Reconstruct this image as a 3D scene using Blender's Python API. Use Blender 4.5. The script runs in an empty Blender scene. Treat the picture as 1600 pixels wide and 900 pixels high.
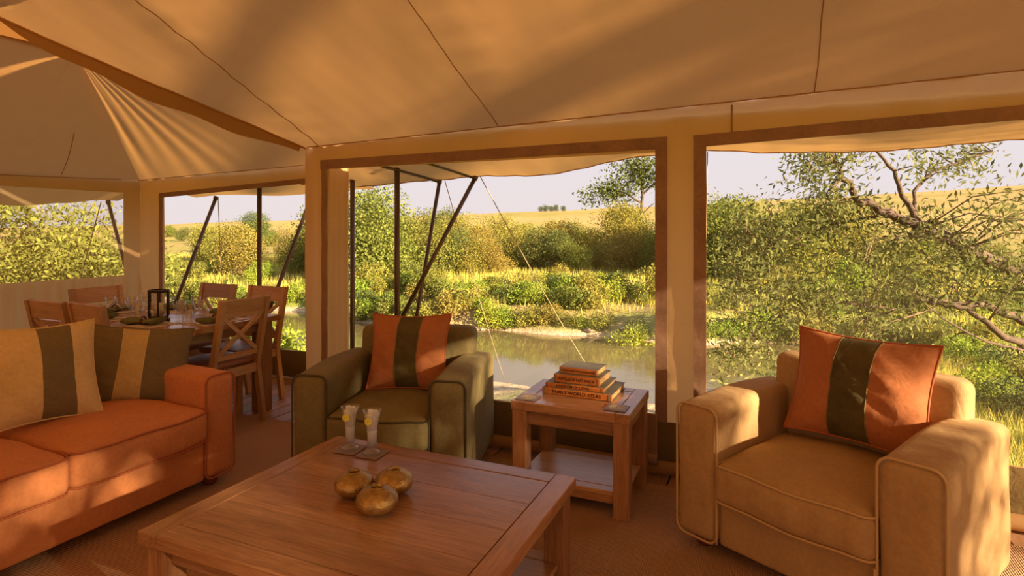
import bpy, bmesh, math, random
import numpy as np
from mathutils import Vector, Matrix
random.seed(7)
rng = np.random.default_rng(7)
SC = bpy.context.scene
COL = SC.collection
PI = math.pi

# ------------------------------------------------------------------ camera
# room axes: X along the river-side wall, Y towards the river, Z up (metres)
cam = bpy.data.objects.new('camera', bpy.data.cameras.new('camera'))
COL.objects.link(cam)
cam.location = (0, 0, 1.45)
cam.rotation_euler = (PI / 2, 0, math.radians(23.5))
cam.data.sensor_width = 36.0
cam.data.lens = 920 / 1600 * 36
cam.data.shift_y = -92 / 1600
cam.data.clip_start = 0.05
cam.data.clip_end = 3000
SC.camera = cam

# ------------------------------------------------------------------ sky, sun, exposure
W = bpy.data.worlds.new('sky'); SC.world = W; W.use_nodes = True
nt = W.node_tree; nt.nodes.clear()
out = nt.nodes.new('ShaderNodeOutputWorld'); bg = nt.nodes.new('ShaderNodeBackground')
tc = nt.nodes.new('ShaderNodeTexCoord'); sp = nt.nodes.new('ShaderNodeSeparateXYZ')
rp = nt.nodes.new('ShaderNodeValToRGB')
nt.links.new(tc.outputs['Generated'], sp.inputs[0]); nt.links.new(sp.outputs['Z'], rp.inputs[0])
nt.links.new(rp.outputs[0], bg.inputs[0]); nt.links.new(bg.outputs[0], out.inputs[0])
e = rp.color_ramp.elements
e[0].position = 0.0; e[0].color = (0.82, 0.72, 0.72, 1)
e[1].position = 0.6; e[1].color = (0.58, 0.62, 0.76, 1)
q = e.new(0.12); q.color = (0.80, 0.74, 0.77, 1)
bg.inputs[1].default_value = 0.50

sun = bpy.data.objects.new('sun', bpy.data.lights.new('sun', 'SUN')); COL.objects.link(sun)
SUN_EL, SUN_V = 16.0, -0.25           # low evening sun from the right, a little behind the camera
sd = Vector((1.0, SUN_V, 0)).normalized() * math.cos(math.radians(SUN_EL)) + Vector((0, 0, math.sin(math.radians(SUN_EL))))
sun.rotation_euler = (-sd).to_track_quat('-Z', 'Y').to_euler()
sun.data.energy = 11.0; sun.data.color = (1.0, 0.76, 0.48); sun.data.angle = math.radians(0.9)

vs = SC.view_settings
vs.view_transform = 'Standard'; vs.look = 'None'; vs.gamma = 1.0; vs.use_curve_mapping = False
vs.exposure = 1.10
try:
    SC.cycles.max_bounces = 10; SC.cycles.diffuse_bounces = 6; SC.cycles.transparent_max_bounces = 32
    SC.cycles.sample_clamp_indirect = 6.0
except Exception:
    pass

# ------------------------------------------------------------------ helpers: properties
def tag(o, label=None, cat=None, group=None, kind=None):
    if label: o['label'] = label
    if cat: o['category'] = cat
    if group: o['group'] = group
    if kind: o['kind'] = kind
    return o
def empty(name, loc=(0, 0, 0), rz=0.0, parent=None):
    o = bpy.data.objects.new(name, None); COL.objects.link(o)
    o.location = loc; o.rotation_euler = (0, 0, rz); o.parent = parent
    o.empty_display_size = 0.1
    return o
def link_mesh(name, me, mat=None, parent=None, smooth=False, loc=None):
    if mat is not None and len(me.materials) == 0: me.materials.append(mat)
    o = bpy.data.objects.new(name, me); COL.objects.link(o); o.parent = parent
    if loc: o.location = loc
    if smooth: me.polygons.foreach_set('use_smooth', [True] * len(me.polygons))
    return o
def obj(name, bm, mat, parent=None, smooth=False, loc=None):
    me = bpy.data.meshes.new(name); bm.normal_update(); bm.to_mesh(me); bm.free()
    return link_mesh(name, me, mat, parent, smooth, loc)
def pyobj(name, vs_, fs_, mat, parent=None, smooth=False, loc=None):
    me = bpy.data.meshes.new(name); me.from_pydata([tuple(v) for v in vs_], [], [tuple(f) for f in fs_]); me.update()
    return link_mesh(name, me, mat, parent, smooth, loc)
def copy_tree(o, parent=None):
    c = o.copy(); COL.objects.link(c); c.parent = parent
    for ch in list(o.children): copy_tree(ch, c)
    return c

# ------------------------------------------------------------------ helpers: shapes
def NB(): return bmesh.new()
def box(bm, x0, x1, y0, y1, z0, z1, bev=0.0, seg=2):
    r = bmesh.ops.create_cube(bm, size=1.0); v = r['verts']
    bmesh.ops.scale(bm, vec=(x1 - x0, y1 - y0, z1 - z0), verts=v)
    bmesh.ops.translate(bm, vec=((x0 + x1) / 2, (y0 + y1) / 2, (z0 + z1) / 2), verts=v)
    if bev > 0:
        es = list({ed for vv in v for ed in vv.link_edges})
        bmesh.ops.bevel(bm, geom=es, offset=bev, segments=seg, profile=0.5, affect='EDGES')
    return bm
def bx(*a, **k): return box(NB(), *a, **k)
def tube(pts, r, n=8, closed=False, taper=None, caps=True):
    """vertices and faces of a tube along a polyline"""
    P = [Vector(p) for p in pts]; m = len(P); V = []; F = []
    up = None
    for i, p in enumerate(P):
        if closed: t = (P[(i + 1) % m] - P[i - 1])
        else: t = P[min(i + 1, m - 1)] - P[max(i - 1, 0)]
        t = t.normalized() if t.length > 1e-9 else Vector((0, 0, 1))
        if up is None:
            up = Vector((0, 0, 1)) if abs(t.z) < 0.9 else Vector((1, 0, 0))
        a = t.cross(up)
        if a.length < 1e-6: a = t.cross(Vector((0.3, 0.7, 0.2)))
        a.normalize(); b = a.cross(t).normalized(); up = b
        rr = r if taper is None else taper[i]
        for k in range(n):
            an = 2 * PI * k / n
            V.append(p + (a * math.cos(an) + b * math.sin(an)) * rr)
    L = m if closed else m - 1
    for i in range(L):
        j = (i + 1) % m
        for k in range(n):
            F.append((i * n + k, i * n + (k + 1) % n, j * n + (k + 1) % n, j * n + k))
    if not closed and caps:
        F.append(tuple(range(n - 1, -1, -1))); F.append(tuple((m - 1) * n + k for k in range(n)))
    return V, F
def tubeobj(name, pts, r, mat, parent=None, n=8, closed=False, taper=None):
    V, F = tube(pts, r, n, closed, taper)
    return pyobj(name, V, F, mat, parent, True)
class Join:
    def __init__(s): s.V = []; s.F = []
    def add(s, VF):
        o = len(s.V); s.V += list(VF[0]); s.F += [tuple(i + o for i in f) for f in VF[1]]; return s
    def build(s, name, mat, parent=None, smooth=True): return pyobj(name, s.V, s.F, mat, parent, smooth)
def lathe(prof, n=24, cap_bottom=True, cap_top=False):
    V = []; F = []
    for r, z in prof:
        for k in range(n):
            a = 2 * PI * k / n; V.append((r * math.cos(a), r * math.sin(a), z))
    for i in range(len(prof) - 1):
        for k in range(n):
            F.append((i * n + k, i * n + (k + 1) % n, (i + 1) * n + (k + 1) % n, (i + 1) * n + k))
    if cap_bottom: F.append(tuple(range(n - 1, -1, -1)))
    if cap_top: F.append(tuple((len(prof) - 1) * n + k for k in range(n)))
    return V, F
def lin(h, r, n):
    a = [-h, -h + .12 * r, -h + .35 * r, -h + .65 * r, -h + r]
    mid = [(-h + r) + (2 * h - 2 * r) * i / n for i in range(1, n)]
    return a + mid + [-x for x in reversed(a)]
def rbox(hx, hy, hz, r, n=(8, 8, 4), fn=None):
    """rounded box, surface displaced by fn(x,y,z)->(x,y,z)"""
    ax = [lin(hx, r, n[0]), lin(hy, r, n[1]), lin(hz, r, n[2])]
    V = []; F = []; idx = {}
    def vert(i, j, k):
        key = (i, j, k)
        if key in idx: return idx[key]
        p = Vector((ax[0][i], ax[1][j], ax[2][k]))
        qv = Vector((max(-hx + r, min(hx - r, p.x)), max(-hy + r, min(hy - r, p.y)), max(-hz + r, min(hz - r, p.z))))
        d = p - qv
        if d.length > 1e-9:
            p = qv + d.normalized() * r
        if fn: p = Vector(fn(p.x, p.y, p.z))
        idx[key] = len(V); V.append(p); return idx[key]
    N = [len(a) - 1 for a in ax]
    for (a, b, c) in ((0, 1, 2), (1, 2, 0), (2, 0, 1)):
        for i in range(N[a]):
            for j in range(N[b]):
                for side in (0, N[c]):
                    def mk(ii, jj):
                        t = [0, 0, 0]; t[a] = ii; t[b] = jj; t[c] = side; return vert(*t)
                    f = (mk(i, j), mk(i + 1, j), mk(i + 1, j + 1), mk(i, j + 1))
                    F.append(f if side else f[::-1])
    return V, F
def shift(VF, x, y, z): return [Vector(v) + Vector((x, y, z)) for v in VF[0]], VF[1]

# ------------------------------------------------------------------ helpers: materials
def new_mat(name):
    m = bpy.data.materials.new(name); m.use_nodes = True
    n = m.node_tree; n.nodes.clear()
    o = n.nodes.new('ShaderNodeOutputMaterial')
    return m, n, o
def nd(n, t, **kw):
    x = n.nodes.new(t)
    for k, v in kw.items():
        if k in x.inputs: x.inputs[k].default_value = v
        else: setattr(x, k, v)
    return x
def c4(c): return (c[0], c[1], c[2], 1)
def mixcol(n, fac, a, b, blend='MIX'):
    x = n.nodes.new('ShaderNodeMix'); x.data_type = 'RGBA'; x.blend_type = blend
    for s_, v in ((0, fac), (6, a), (7, b)):
        if isinstance(v, (int, float)): x.inputs[s_].default_value = v
        elif isinstance(v, tuple): x.inputs[s_].default_value = c4(v)
        else: n.links.new(v, x.inputs[s_])
    return x.outputs[2]
def ramp(n, src, stops):
    r = n.nodes.new('ShaderNodeValToRGB'); el = r.color_ramp.elements
    el[0].position, el[0].color = stops[0][0], c4(stops[0][1])
    el[1].position, el[1].color = stops[-1][0], c4(stops[-1][1])
    for p, c in stops[1:-1]:
        k = el.new(p); k.color = c4(c)
    n.links.new(src, r.inputs[0]); return r.outputs[0]
def coords(n, scale=(1, 1, 1), kind='Object', rot=(0, 0, 0)):
    t = n.nodes.new('ShaderNodeTexCoord'); mp = n.nodes.new('ShaderNodeMapping')
    mp.inputs['Scale'].default_value = scale; mp.inputs['Rotation'].default_value = rot
    n.links.new(t.outputs[kind], mp.inputs[0]); return mp.outputs[0]
def noise(n, co, scale, detail=4, rough=0.55, dist=0.0):
    x = nd(n, 'ShaderNodeTexNoise', Scale=scale, Detail=detail, Roughness=rough, Distortion=dist)
    n.links.new(co, x.inputs['Vector']); return x.outputs['Fac']
def bump(n, h, strength, dist=0.01):
    b = nd(n, 'ShaderNodeBump', Strength=strength, Distance=dist); n.links.new(h, b.inputs['Height']); return b.outputs[0]
def pbr(name, col, rough=0.6, metal=0.0, spec=0.5, nscale=0, var=0.15, bscale=0, bstr=0.2, sheen=0.0, trans=0.0, ior=1.45, bdist=0.004):
    m, n, o = new_mat(name)
    p = nd(n, 'ShaderNodeBsdfPrincipled', Roughness=rough, Metallic=metal, IOR=ior)
    p.inputs['Specular IOR Level'].default_value = spec
    p.inputs['Transmission Weight'].default_value = trans
    if sheen: p.inputs['Sheen Weight'].default_value = sheen; p.inputs['Sheen Roughness'].default_value = 0.5
    co = coords(n)
    if nscale:
        f = noise(n, co, nscale, 5)
        c = ramp(n, f, [(0.25, tuple(x * (1 - var) for x in col)), (0.75, tuple(min(1, x * (1 + var)) for x in col))])
        n.links.new(c, p.inputs['Base Color'])
    else: p.inputs['Base Color'].default_value = c4(col)
    if bscale: n.links.new(bump(n, noise(n, co, bscale, 3), bstr, bdist), p.inputs['Normal'])
    n.links.new(p.outputs[0], o.inputs[0]); return m
def fabric(name, col, var=0.12, weave=420, sheen=0.25, crease=0.5):
    m, n, o = new_mat(name)
    p = nd(n, 'ShaderNodeBsdfPrincipled', Roughness=0.85)
    p.inputs['Specular IOR Level'].default_value = 0.25
    p.inputs['Sheen Weight'].default_value = sheen
    p.inputs['Sheen Tint'].default_value = c4(tuple(min(1, x * 1.5 + .05) for x in col))
    co = coords(n)
    f = noise(n, co, 5.0, 5, 0.6)
    g = noise(n, co, 60.0, 2)
    base = ramp(n, f, [(0.3, tuple(x * (1 - var) for x in col)), (0.7, tuple(x * (1 + var) for x in col))])
    n.links.new(mixcol(n, 0.12, base, ramp(n, g, [(0.3, (0.2, 0.2, 0.2)), (0.7, (0.9, 0.9, 0.9))]), 'OVERLAY'), p.inputs['Base Color'])
    a = noise(n, co, weave, 2)
    b1 = nd(n, 'ShaderNodeBump', Strength=0.25, Distance=0.002); n.links.new(a, b1.inputs['Height'])
    cr = noise(n, coords(n, (1, 1, 0.6)), 9.0, 3, 0.5, 0.6)
    b2 = nd(n, 'ShaderNodeBump', Strength=crease, Distance=0.02); n.links.new(cr, b2.inputs['Height']); n.links.new(b1.outputs[0], b2.inputs['Normal'])
    n.links.new(b2.outputs[0], p.inputs['Normal'])
    n.links.new(p.outputs[0], o.inputs[0]); return m
def wood(name, axis, dark, light, rough=0.38, scale=1.0, spec=0.5, coat=0.0):
    """grain runs along local axis 0/1/2; every piece differs a little in tone"""
    m, n, o = new_mat(name)
    p = nd(n, 'ShaderNodeBsdfPrincipled', Roughness=rough); p.inputs['Specular IOR Level'].default_value = spec
    p.inputs['Coat Weight'].default_value = coat; p.inputs['Coat Roughness'].default_value = 0.25
    s = [9.0 * scale] * 3; s[axis] = 0.7 * scale
    oi = n.nodes.new('ShaderNodeObjectInfo')
    t = n.nodes.new('ShaderNodeTexCoord'); mp = n.nodes.new('ShaderNodeMapping'); mp.inputs['Scale'].default_value = s
    va = nd(n, 'ShaderNodeVectorMath', operation='SCALE'); va.inputs[0].default_value = (7.3, 5.1, 9.7); n.links.new(oi.outputs['Random'], va.inputs['Scale'])
    vb = nd(n, 'ShaderNodeVectorMath', operation='ADD'); n.links.new(t.outputs['Object'], vb.inputs[0]); n.links.new(va.outputs[0], vb.inputs[1])
    n.links.new(vb.outputs[0], mp.inputs[0]); co = mp.outputs[0]
    f = noise(n, co, 1.6, 6, 0.65, 1.2)
    g = noise(n, co, 14.0, 3, 0.6)
    c = ramp(n, f, [(0.28, dark), (0.5, tuple((a + b) / 2 for a, b in zip(dark, light))), (0.72, light)])
    c = mixcol(n, 0.32, c, ramp(n, g, [(0.3, tuple(x * .45 for x in dark)), (0.65, light)]))
    hv = nd(n, 'ShaderNodeHueSaturation')
    mr = nd(n, 'ShaderNodeMapRange'); mr.inputs['To Min'].default_value = 0.78; mr.inputs['To Max'].default_value = 1.2
    n.links.new(oi.outputs['Random'], mr.inputs['Value']); n.links.new(mr.outputs[0], hv.inputs['Value']); n.links.new(c, hv.inputs['Color'])
    n.links.new(hv.outputs[0], p.inputs['Base Color'])
    n.links.new(bump(n, g, 0.12, 0.002), p.inputs['Normal'])
    n.links.new(p.outputs[0], o.inputs[0]); return m
def canvas(name, col, tcol, trans=0.4, wr=0.5):
    m, n, o = new_mat(name)
    co = coords(n)
    f = noise(n, co, 1.3, 5, 0.6)
    g = noise(n, co, 350, 2)
    base = ramp(n, f, [(0.3, tuple(x * .9 for x in col)), (0.7, tuple(min(1, x * 1.08) for x in col))])
    d = nd(n, 'ShaderNodeBsdfDiffuse'); t = nd(n, 'ShaderNodeBsdfTranslucent', Color=c4(tcol)); mx = nd(n, 'ShaderNodeMixShader', Fac=trans)
    n.links.new(base, d.inputs['Color'])
    w = noise(n, coords(n, (1, 1, 1)), 14.0, 4, 0.6, 0.8)
    b1 = nd(n, 'ShaderNodeBump', Strength=0.15, Distance=0.002); n.links.new(g, b1.inputs['Height'])
    b2 = nd(n, 'ShaderNodeBump', Strength=wr, Distance=0.012); n.links.new(w, b2.inputs['Height']); n.links.new(b1.outputs[0], b2.inputs['Normal'])
    n.links.new(b2.outputs[0], d.inputs['Normal'])
    n.links.new(d.outputs[0], mx.inputs[1]); n.links.new(t.outputs[0], mx.inputs[2]); n.links.new(mx.outputs[0], o.inputs[0])
    return m
def leafmat(name, a, b, trans=0.35, nsc=0.8):
    m, n, o = new_mat(name)
    oi = n.nodes.new('ShaderNodeObjectInfo'); geo = n.nodes.new('ShaderNodeNewGeometry')
    f = noise(n, coords(n), nsc, 3)
    c = ramp(n, f, [(0.3, a), (0.7, b)])
    c = mixcol(n, geo.outputs['Random Per Island'], c, mixcol(n, 0.5, c, b))
    hv = nd(n, 'ShaderNodeHueSaturation')
    mr = nd(n, 'ShaderNodeMapRange'); mr.inputs['To Min'].default_value = 0.7; mr.inputs['To Max'].default_value = 1.3
    n.links.new(geo.outputs['Random Per Island'], mr.inputs['Value'])
    mu = nd(n, 'ShaderNodeMapRange'); mu.inputs['To Min'].default_value = 0.475; mu.inputs['To Max'].default_value = 0.52
    n.links.new(oi.outputs['Random'], mu.inputs['Value'])
    n.links.new(mr.outputs[0], hv.inputs['Value']); n.links.new(mu.outputs[0], hv.inputs['Hue']); n.links.new(c, hv.inputs['Color'])
    d = nd(n, 'ShaderNodeBsdfDiffuse'); t = nd(n, 'ShaderNodeBsdfTranslucent'); mx = nd(n, 'ShaderNodeMixShader', Fac=trans)
    n.links.new(hv.outputs[0], d.inputs['Color']); n.links.new(hv.outputs[0], t.inputs['Color'])
    n.links.new(d.outputs[0], mx.inputs[1]); n.links.new(t.outputs[0], mx.inputs[2]); n.links.new(mx.outputs[0], o.inputs[0])
    return m
def glassmat(name, col=(1, 1, 1), rough=0.0, ior=1.45):
    m, n, o = new_mat(name)
    t = nd(n, 'ShaderNodeBsdfTransparent', Color=c4(tuple(x * .97 for x in col))); g = nd(n, 'ShaderNodeBsdfGlossy', Roughness=max(.02, rough))
    fr = nd(n, 'ShaderNodeLayerWeight', Blend=0.25); ad = nd(n, 'ShaderNodeMath', operation='MULTIPLY_ADD'); ad.inputs[1].default_value = .55; ad.inputs[2].default_value = .04
    mx = nd(n, 'ShaderNodeMixShader'); n.links.new(fr.outputs['Facing'], ad.inputs[0]); n.links.new(ad.outputs[0], mx.inputs[0])
    n.links.new(t.outputs[0], mx.inputs[1]); n.links.new(g.outputs[0], mx.inputs[2]); n.links.new(mx.outputs[0], o.inputs[0]); return m
def screenmat(name, amount, col):
    m, n, o = new_mat(name)
    d = nd(n, 'ShaderNodeBsdfDiffuse', Color=c4(col)); t = nd(n, 'ShaderNodeBsdfTransparent'); mx = nd(n, 'ShaderNodeMixShader', Fac=amount)
    n.links.new(t.outputs[0], mx.inputs[1]); n.links.new(d.outputs[0], mx.inputs[2]); n.links.new(mx.outputs[0], o.inputs[0])
    return m

M = {}
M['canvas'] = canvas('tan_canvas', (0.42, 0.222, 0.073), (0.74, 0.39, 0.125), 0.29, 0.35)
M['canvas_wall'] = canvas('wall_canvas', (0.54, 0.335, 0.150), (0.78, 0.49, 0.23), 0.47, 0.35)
M['canvas_fly'] = canvas('fly_canvas', (0.50, 0.29, 0.11), (0.68, 0.38, 0.13), 0.36, 0.3)
M['strip'] = fabric('brown_webbing', (0.26, 0.150, 0.090), 0.15, 500, 0.1, 0.3)
M['seam'] = canvas('seam_canvas', (0.46, 0.25, 0.085), (0.70, 0.38, 0.13), 0.34, 0.1)
M['canvas_shade'] = canvas('shade_canvas', (0.33, 0.185, 0.07), (0.4, 0.22, 0.08), 0.12, 0.4)  # darker canvas: shade of the valley band put into the colour
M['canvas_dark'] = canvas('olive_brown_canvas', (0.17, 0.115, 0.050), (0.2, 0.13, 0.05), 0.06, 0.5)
M['screen_dense'] = screenmat('dense_insect_mesh', 0.27, (0.75, 0.55, 0.30))
M['screen'] = screenmat('fine_insect_mesh', 0.05, (0.70, 0.55, 0.35))
M['pole'] = pbr('dark_pole', (0.085, 0.055, 0.04), 0.28, 0.75, nscale=12)
M['rope'] = pbr('rope', (0.40, 0.27, 0.15), 0.9)
M['plank'] = wood('deck_plank', 1, (0.22, 0.10, 0.045), (0.46, 0.25, 0.13), 0.5)
M['sub'] = pbr('dark_joists', (0.03, 0.018, 0.01), 0.9)
TD, TL = (0.20, 0.088, 0.038), (0.42, 0.21, 0.098)
for i, a in enumerate('xyz'):
    M['teak_' + a] = wood('teak_' + a, i, TD, TL, 0.24, 1.0, 0.5)
    M['chairwood_' + a] = wood('chairwood_' + a, i, (0.32, 0.165, 0.075), (0.53, 0.30, 0.145), 0.4)
M['teak_pale'] = wood('teak_pale', 0, (0.34, 0.17, 0.075), (0.52, 0.29, 0.14), 0.32)
M['leather'] = pbr('brown_leather', (0.26, 0.10, 0.04), 0.42, nscale=8, bscale=120, bstr=0.15)
M['olive'] = fabric('olive_cotton', (0.160, 0.124, 0.050), 0.12)
M['khaki'] = fabric('khaki_cotton', (0.38, 0.24, 0.108), 0.08)
M['orange'] = fabric('terracotta_cotton', (0.49, 0.185, 0.068), 0.10)
M['rust'] = fabric('rust_cotton', (0.36, 0.130, 0.048), 0.08)
M['chenille'] = fabric('green_chenille', (0.078, 0.060, 0.020), 0.4, 160)
M['beige'] = fabric('beige_cotton', (0.56, 0.39, 0.175), 0.08)
M['mocha'] = fabric('mocha_cotton', (0.150, 0.108, 0.048), 0.08)
M['sage'] = fabric('sage_cotton', (0.10, 0.115, 0.06), 0.2)
M['ochre'] = fabric('ochre_cotton', (0.44, 0.305, 0.12), 0.08)
M['pipe_dark'] = pbr('dark_piping', (0.06, 0.045, 0.018), 0.8)
M['pipe_khaki'] = pbr('khaki_piping', (0.50, 0.33, 0.15), 0.8)
M['pipe_orange'] = pbr('terracotta_piping', (0.36, 0.095, 0.03), 0.8)
M['bun'] = pbr('mahogany_bun', (0.14, 0.03, 0.012), 0.3, nscale=10)
M['glass'] = glassmat('clear_glass')
M['water_drink'] = screenmat('tonic', 0.5, (0.86, 0.88, 0.88))
M['cloudy'] = canvas('cloudy_drink', (0.90, 0.92, 0.95), (0.9, 0.92, 0.95), 0.5, 0.0)
M['ice'] = screenmat('ice', 0.55, (0.9, 0.92, 0.93))
M['lemon'] = pbr('lemon_slice', (0.55, 0.50, 0.05), 0.5, nscale=90, var=0.3)
M['coaster'] = pbr('leather_coaster', (0.20, 0.135, 0.11), 0.45, bscale=150, bstr=0.2)
M['emblem'] = pbr('gilt_emblem', (0.48, 0.38, 0.15), 0.5)
M['book_spine'] = pbr('tan_leather_spine', (0.40, 0.13, 0.025), 0.5, nscale=25, var=0.35, bscale=120)
M['book_cover'] = pbr('grey_green_cloth', (0.16, 0.14, 0.085), 0.6, nscale=20)
M['paper'] = pbr('aged_page_block', (0.55, 0.33, 0.14), 0.8, nscale=60)
M['ink'] = pbr('black_ink', (0.015, 0.008, 0.004), 0.6)
M['iron'] = pbr('dark_iron', (0.035, 0.018, 0.01), 0.45, 0.4, nscale=20)
M['candle'] = pbr('candle_wax', (0.75, 0.62, 0.42), 0.5)
M['napkin'] = fabric('olive_napkin', (0.15, 0.145, 0.055), 0.2)
M['ring'] = pbr('carved_ring', (0.12, 0.04, 0.015), 0.4)
M['steel'] = pbr('steel', (0.7, 0.68, 0.66), 0.2, 1.0)
M['mat_'] = pbr('woven_mat', (0.55, 0.45, 0.38), 0.8, nscale=60, bscale=300)
M['bark'] = pbr('bark', (0.10, 0.065, 0.045), 0.9, nscale=14, var=0.4, bscale=25, bstr=0.6, bdist=0.02)
M['twig'] = pbr('twig', (0.16, 0.10, 0.06), 0.9, nscale=10, var=0.3)
M['leaf_green'] = leafmat('leaf_green', (0.105, 0.140, 0.028), (0.235, 0.245, 0.055))
M['leaf_gold'] = leafmat('leaf_gold', (0.19, 0.185, 0.035), (0.36, 0.31, 0.07))
M['leaf_dark'] = leafmat('leaf_dark', (0.065, 0.10, 0.030), (0.15, 0.175, 0.05))
M['leaf_fresh'] = leafmat('leaf_fresh', (0.16, 0.235, 0.028), (0.32, 0.38, 0.055))
M['leaf_willow'] = leafmat('leaf_willow', (0.088, 0.124, 0.038), (0.185, 0.205, 0.068))
M['leaf_yellow'] = leafmat('leaf_yellow', (0.12, 0.15, 0.032), (0.34, 0.34, 0.075), 0.45)
M['grass'] = leafmat('grass_blade', (0.34, 0.34, 0.05), (0.66, 0.52, 0.13), 0.3, 0.15)
M['stone'] = pbr('river_stone', (0.24, 0.18, 0.12), 0.85, nscale=8, var=0.3, bscale=20, bstr=0.5)

# brass with hammered rings
def brass():
    m, n, o = new_mat('hammered_brass')
    p = nd(n, 'ShaderNodeBsdfPrincipled', Roughness=0.42, Metallic=0.75)
    v = nd(n, 'ShaderNodeTexVoronoi', Scale=95.0); n.links.new(coords(n, (1, 1, 1.6)), v.inputs['Vector'])
    f = noise(n, coords(n), 30, 4)
    n.links.new(ramp(n, f, [(0.3, (0.26, 0.155, 0.05)), (0.7, (0.48, 0.31, 0.11))]), p.inputs['Base Color'])
    n.links.new(bump(n, v.outputs['Distance'], 0.5, 0.003), p.inputs['Normal'])
    n.links.new(p.outputs[0], o.inputs[0]); return m
M['brass'] = brass()
# sisal
def sisal():
    m, n, o = new_mat('sisal')
    p = nd(n, 'ShaderNodeBsdfPrincipled', Roughness=0.9); p.inputs['Specular IOR Level'].default_value = 0.15
    w = nd(n, 'ShaderNodeTexWave', Scale=32.0, Distortion=1.2, Detail=2.0); w.inputs['Detail Scale'].default_value = 3.0
    w.bands_direction = 'X'
    n.links.new(coords(n), w.inputs['Vector'])
    w2 = nd(n, 'ShaderNodeTexWave', Scale=28.0, Distortion=2.0, Detail=2.0); w2.bands_direction = 'Y'
    n.links.new(coords(n), w2.inputs['Vector'])
    f = noise(n, coords(n), 3, 5); g = noise(n, coords(n), 180, 2)
    c = ramp(n, f, [(0.3, (0.42, 0.24, 0.135)), (0.7, (0.56, 0.33, 0.19))])
    c = mixcol(n, 0.45, c, ramp(n, g, [(0.3, (0.20, 0.105, 0.055)), (0.7, (0.56, 0.34, 0.19))]))
    c = mixcol(n, 0.35, c, mixcol(n, w.outputs['Fac'], (0.16, 0.08, 0.04), (0.52, 0.30, 0.17)))
    n.links.new(c, p.inputs['Base Color'])
    ad = nd(n, 'ShaderNodeMath', operation='ADD'); n.links.new(w.outputs['Fac'], ad.inputs[0]); n.links.new(w2.outputs['Fac'], ad.inputs[1])
    n.links.new(bump(n, ad.outputs[0], 0.6, 0.006), p.inputs['Normal'])
    n.links.new(p.outputs[0], o.inputs[0]); return m
M['sisal'] = sisal()
# terrain
def ground():
    m, n, o = new_mat('riverside_ground')
    d = nd(n, 'ShaderNodeBsdfDiffuse')
    geo = n.nodes.new('ShaderNodeNewGeometry'); sx = n.nodes.new('ShaderNodeSeparateXYZ'); n.links.new(geo.outputs['Position'], sx.inputs[0])
    co = coords(n)
    f = noise(n, co, 0.16, 6, 0.6); g = noise(n, co, 1.6, 5, 0.65); h = noise(n, co, 0.02, 5)
    green = ramp(n, g, [(0.3, (0.15, 0.20, 0.035)), (0.7, (0.31, 0.32, 0.07))])
    gold = ramp(n, g, [(0.3, (0.30, 0.215, 0.095)), (0.7, (0.44, 0.32, 0.15))])
    gold2 = ramp(n, g, [(0.3, (0.42, 0.29, 0.115)), (0.7, (0.58, 0.41, 0.18))])
    near = mixcol(n, ramp(n, f, [(0.44, (0, 0, 0)), (0.62, (1, 1, 1))]), green, gold)
    far = mixcol(n, ramp(n, h, [(0.42, (0, 0, 0)), (0.6, (0.55, 0.55, 0.55))]), gold2, green)
    ln = nd(n, 'ShaderNodeVectorMath', operation='LENGTH'); n.links.new(geo.outputs['Position'], ln.inputs[0])
    mr = nd(n, 'ShaderNodeMapRange'); mr.inputs['From Min'].default_value = 60; mr.inputs['From Max'].default_value = 140
    n.links.new(ln.outputs['Value'], mr.inputs['Value'])
    veg = mixcol(n, mr.outputs[0], near, far)
    sand = ramp(n, noise(n, co, 6, 5, 0.7), [(0.3, (0.42, 0.29, 0.18)), (0.7, (0.66, 0.49, 0.33))])
    mz = nd(n, 'ShaderNodeMapRange'); mz.inputs['From Min'].default_value = -2.50; mz.inputs['From Max'].default_value = -2.34
    ad = nd(n, 'ShaderNodeMath', operation='MULTIPLY_ADD'); ad.inputs[1].default_value = 0.36; n.links.new(f, ad.inputs[0])
    sb = nd(n, 'ShaderNodeMath', operation='SUBTRACT'); sb.inputs[1].default_value = 0.18; n.links.new(sx.outputs['Z'], sb.inputs[0])
    n.links.new(sb.outputs[0], ad.inputs[2]); n.links.new(ad.outputs[0], mz.inputs['Value'])
    n.links.new(mixcol(n, mz.outputs[0], sand, veg), d.inputs['Color'])
    n.links.new(bump(n, noise(n, co, 3.5, 5, 0.7), 0.6, 0.25), d.inputs['Normal'])
    n.links.new(d.outputs[0], o.inputs[0]); return m
M['ground'] = ground()
def water():
    m, n, o = new_mat('river_water')
    p = nd(n, 'ShaderNodeBsdfPrincipled', Roughness=0.06); p.inputs['Base Color'].default_value = (0.15, 0.115, 0.048, 1)
    p.inputs['Specular IOR Level'].default_value = 0.6
    f = noise(n, coords(n, (0.6, 1.6, 1)), 2.2, 4, 0.55, 0.4)
    n.links.new(bump(n, f, 0.10, 0.03), p.inputs['Normal'])
    n.links.new(p.outputs[0], o.inputs[0]); return m
M['water'] = water()

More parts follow.
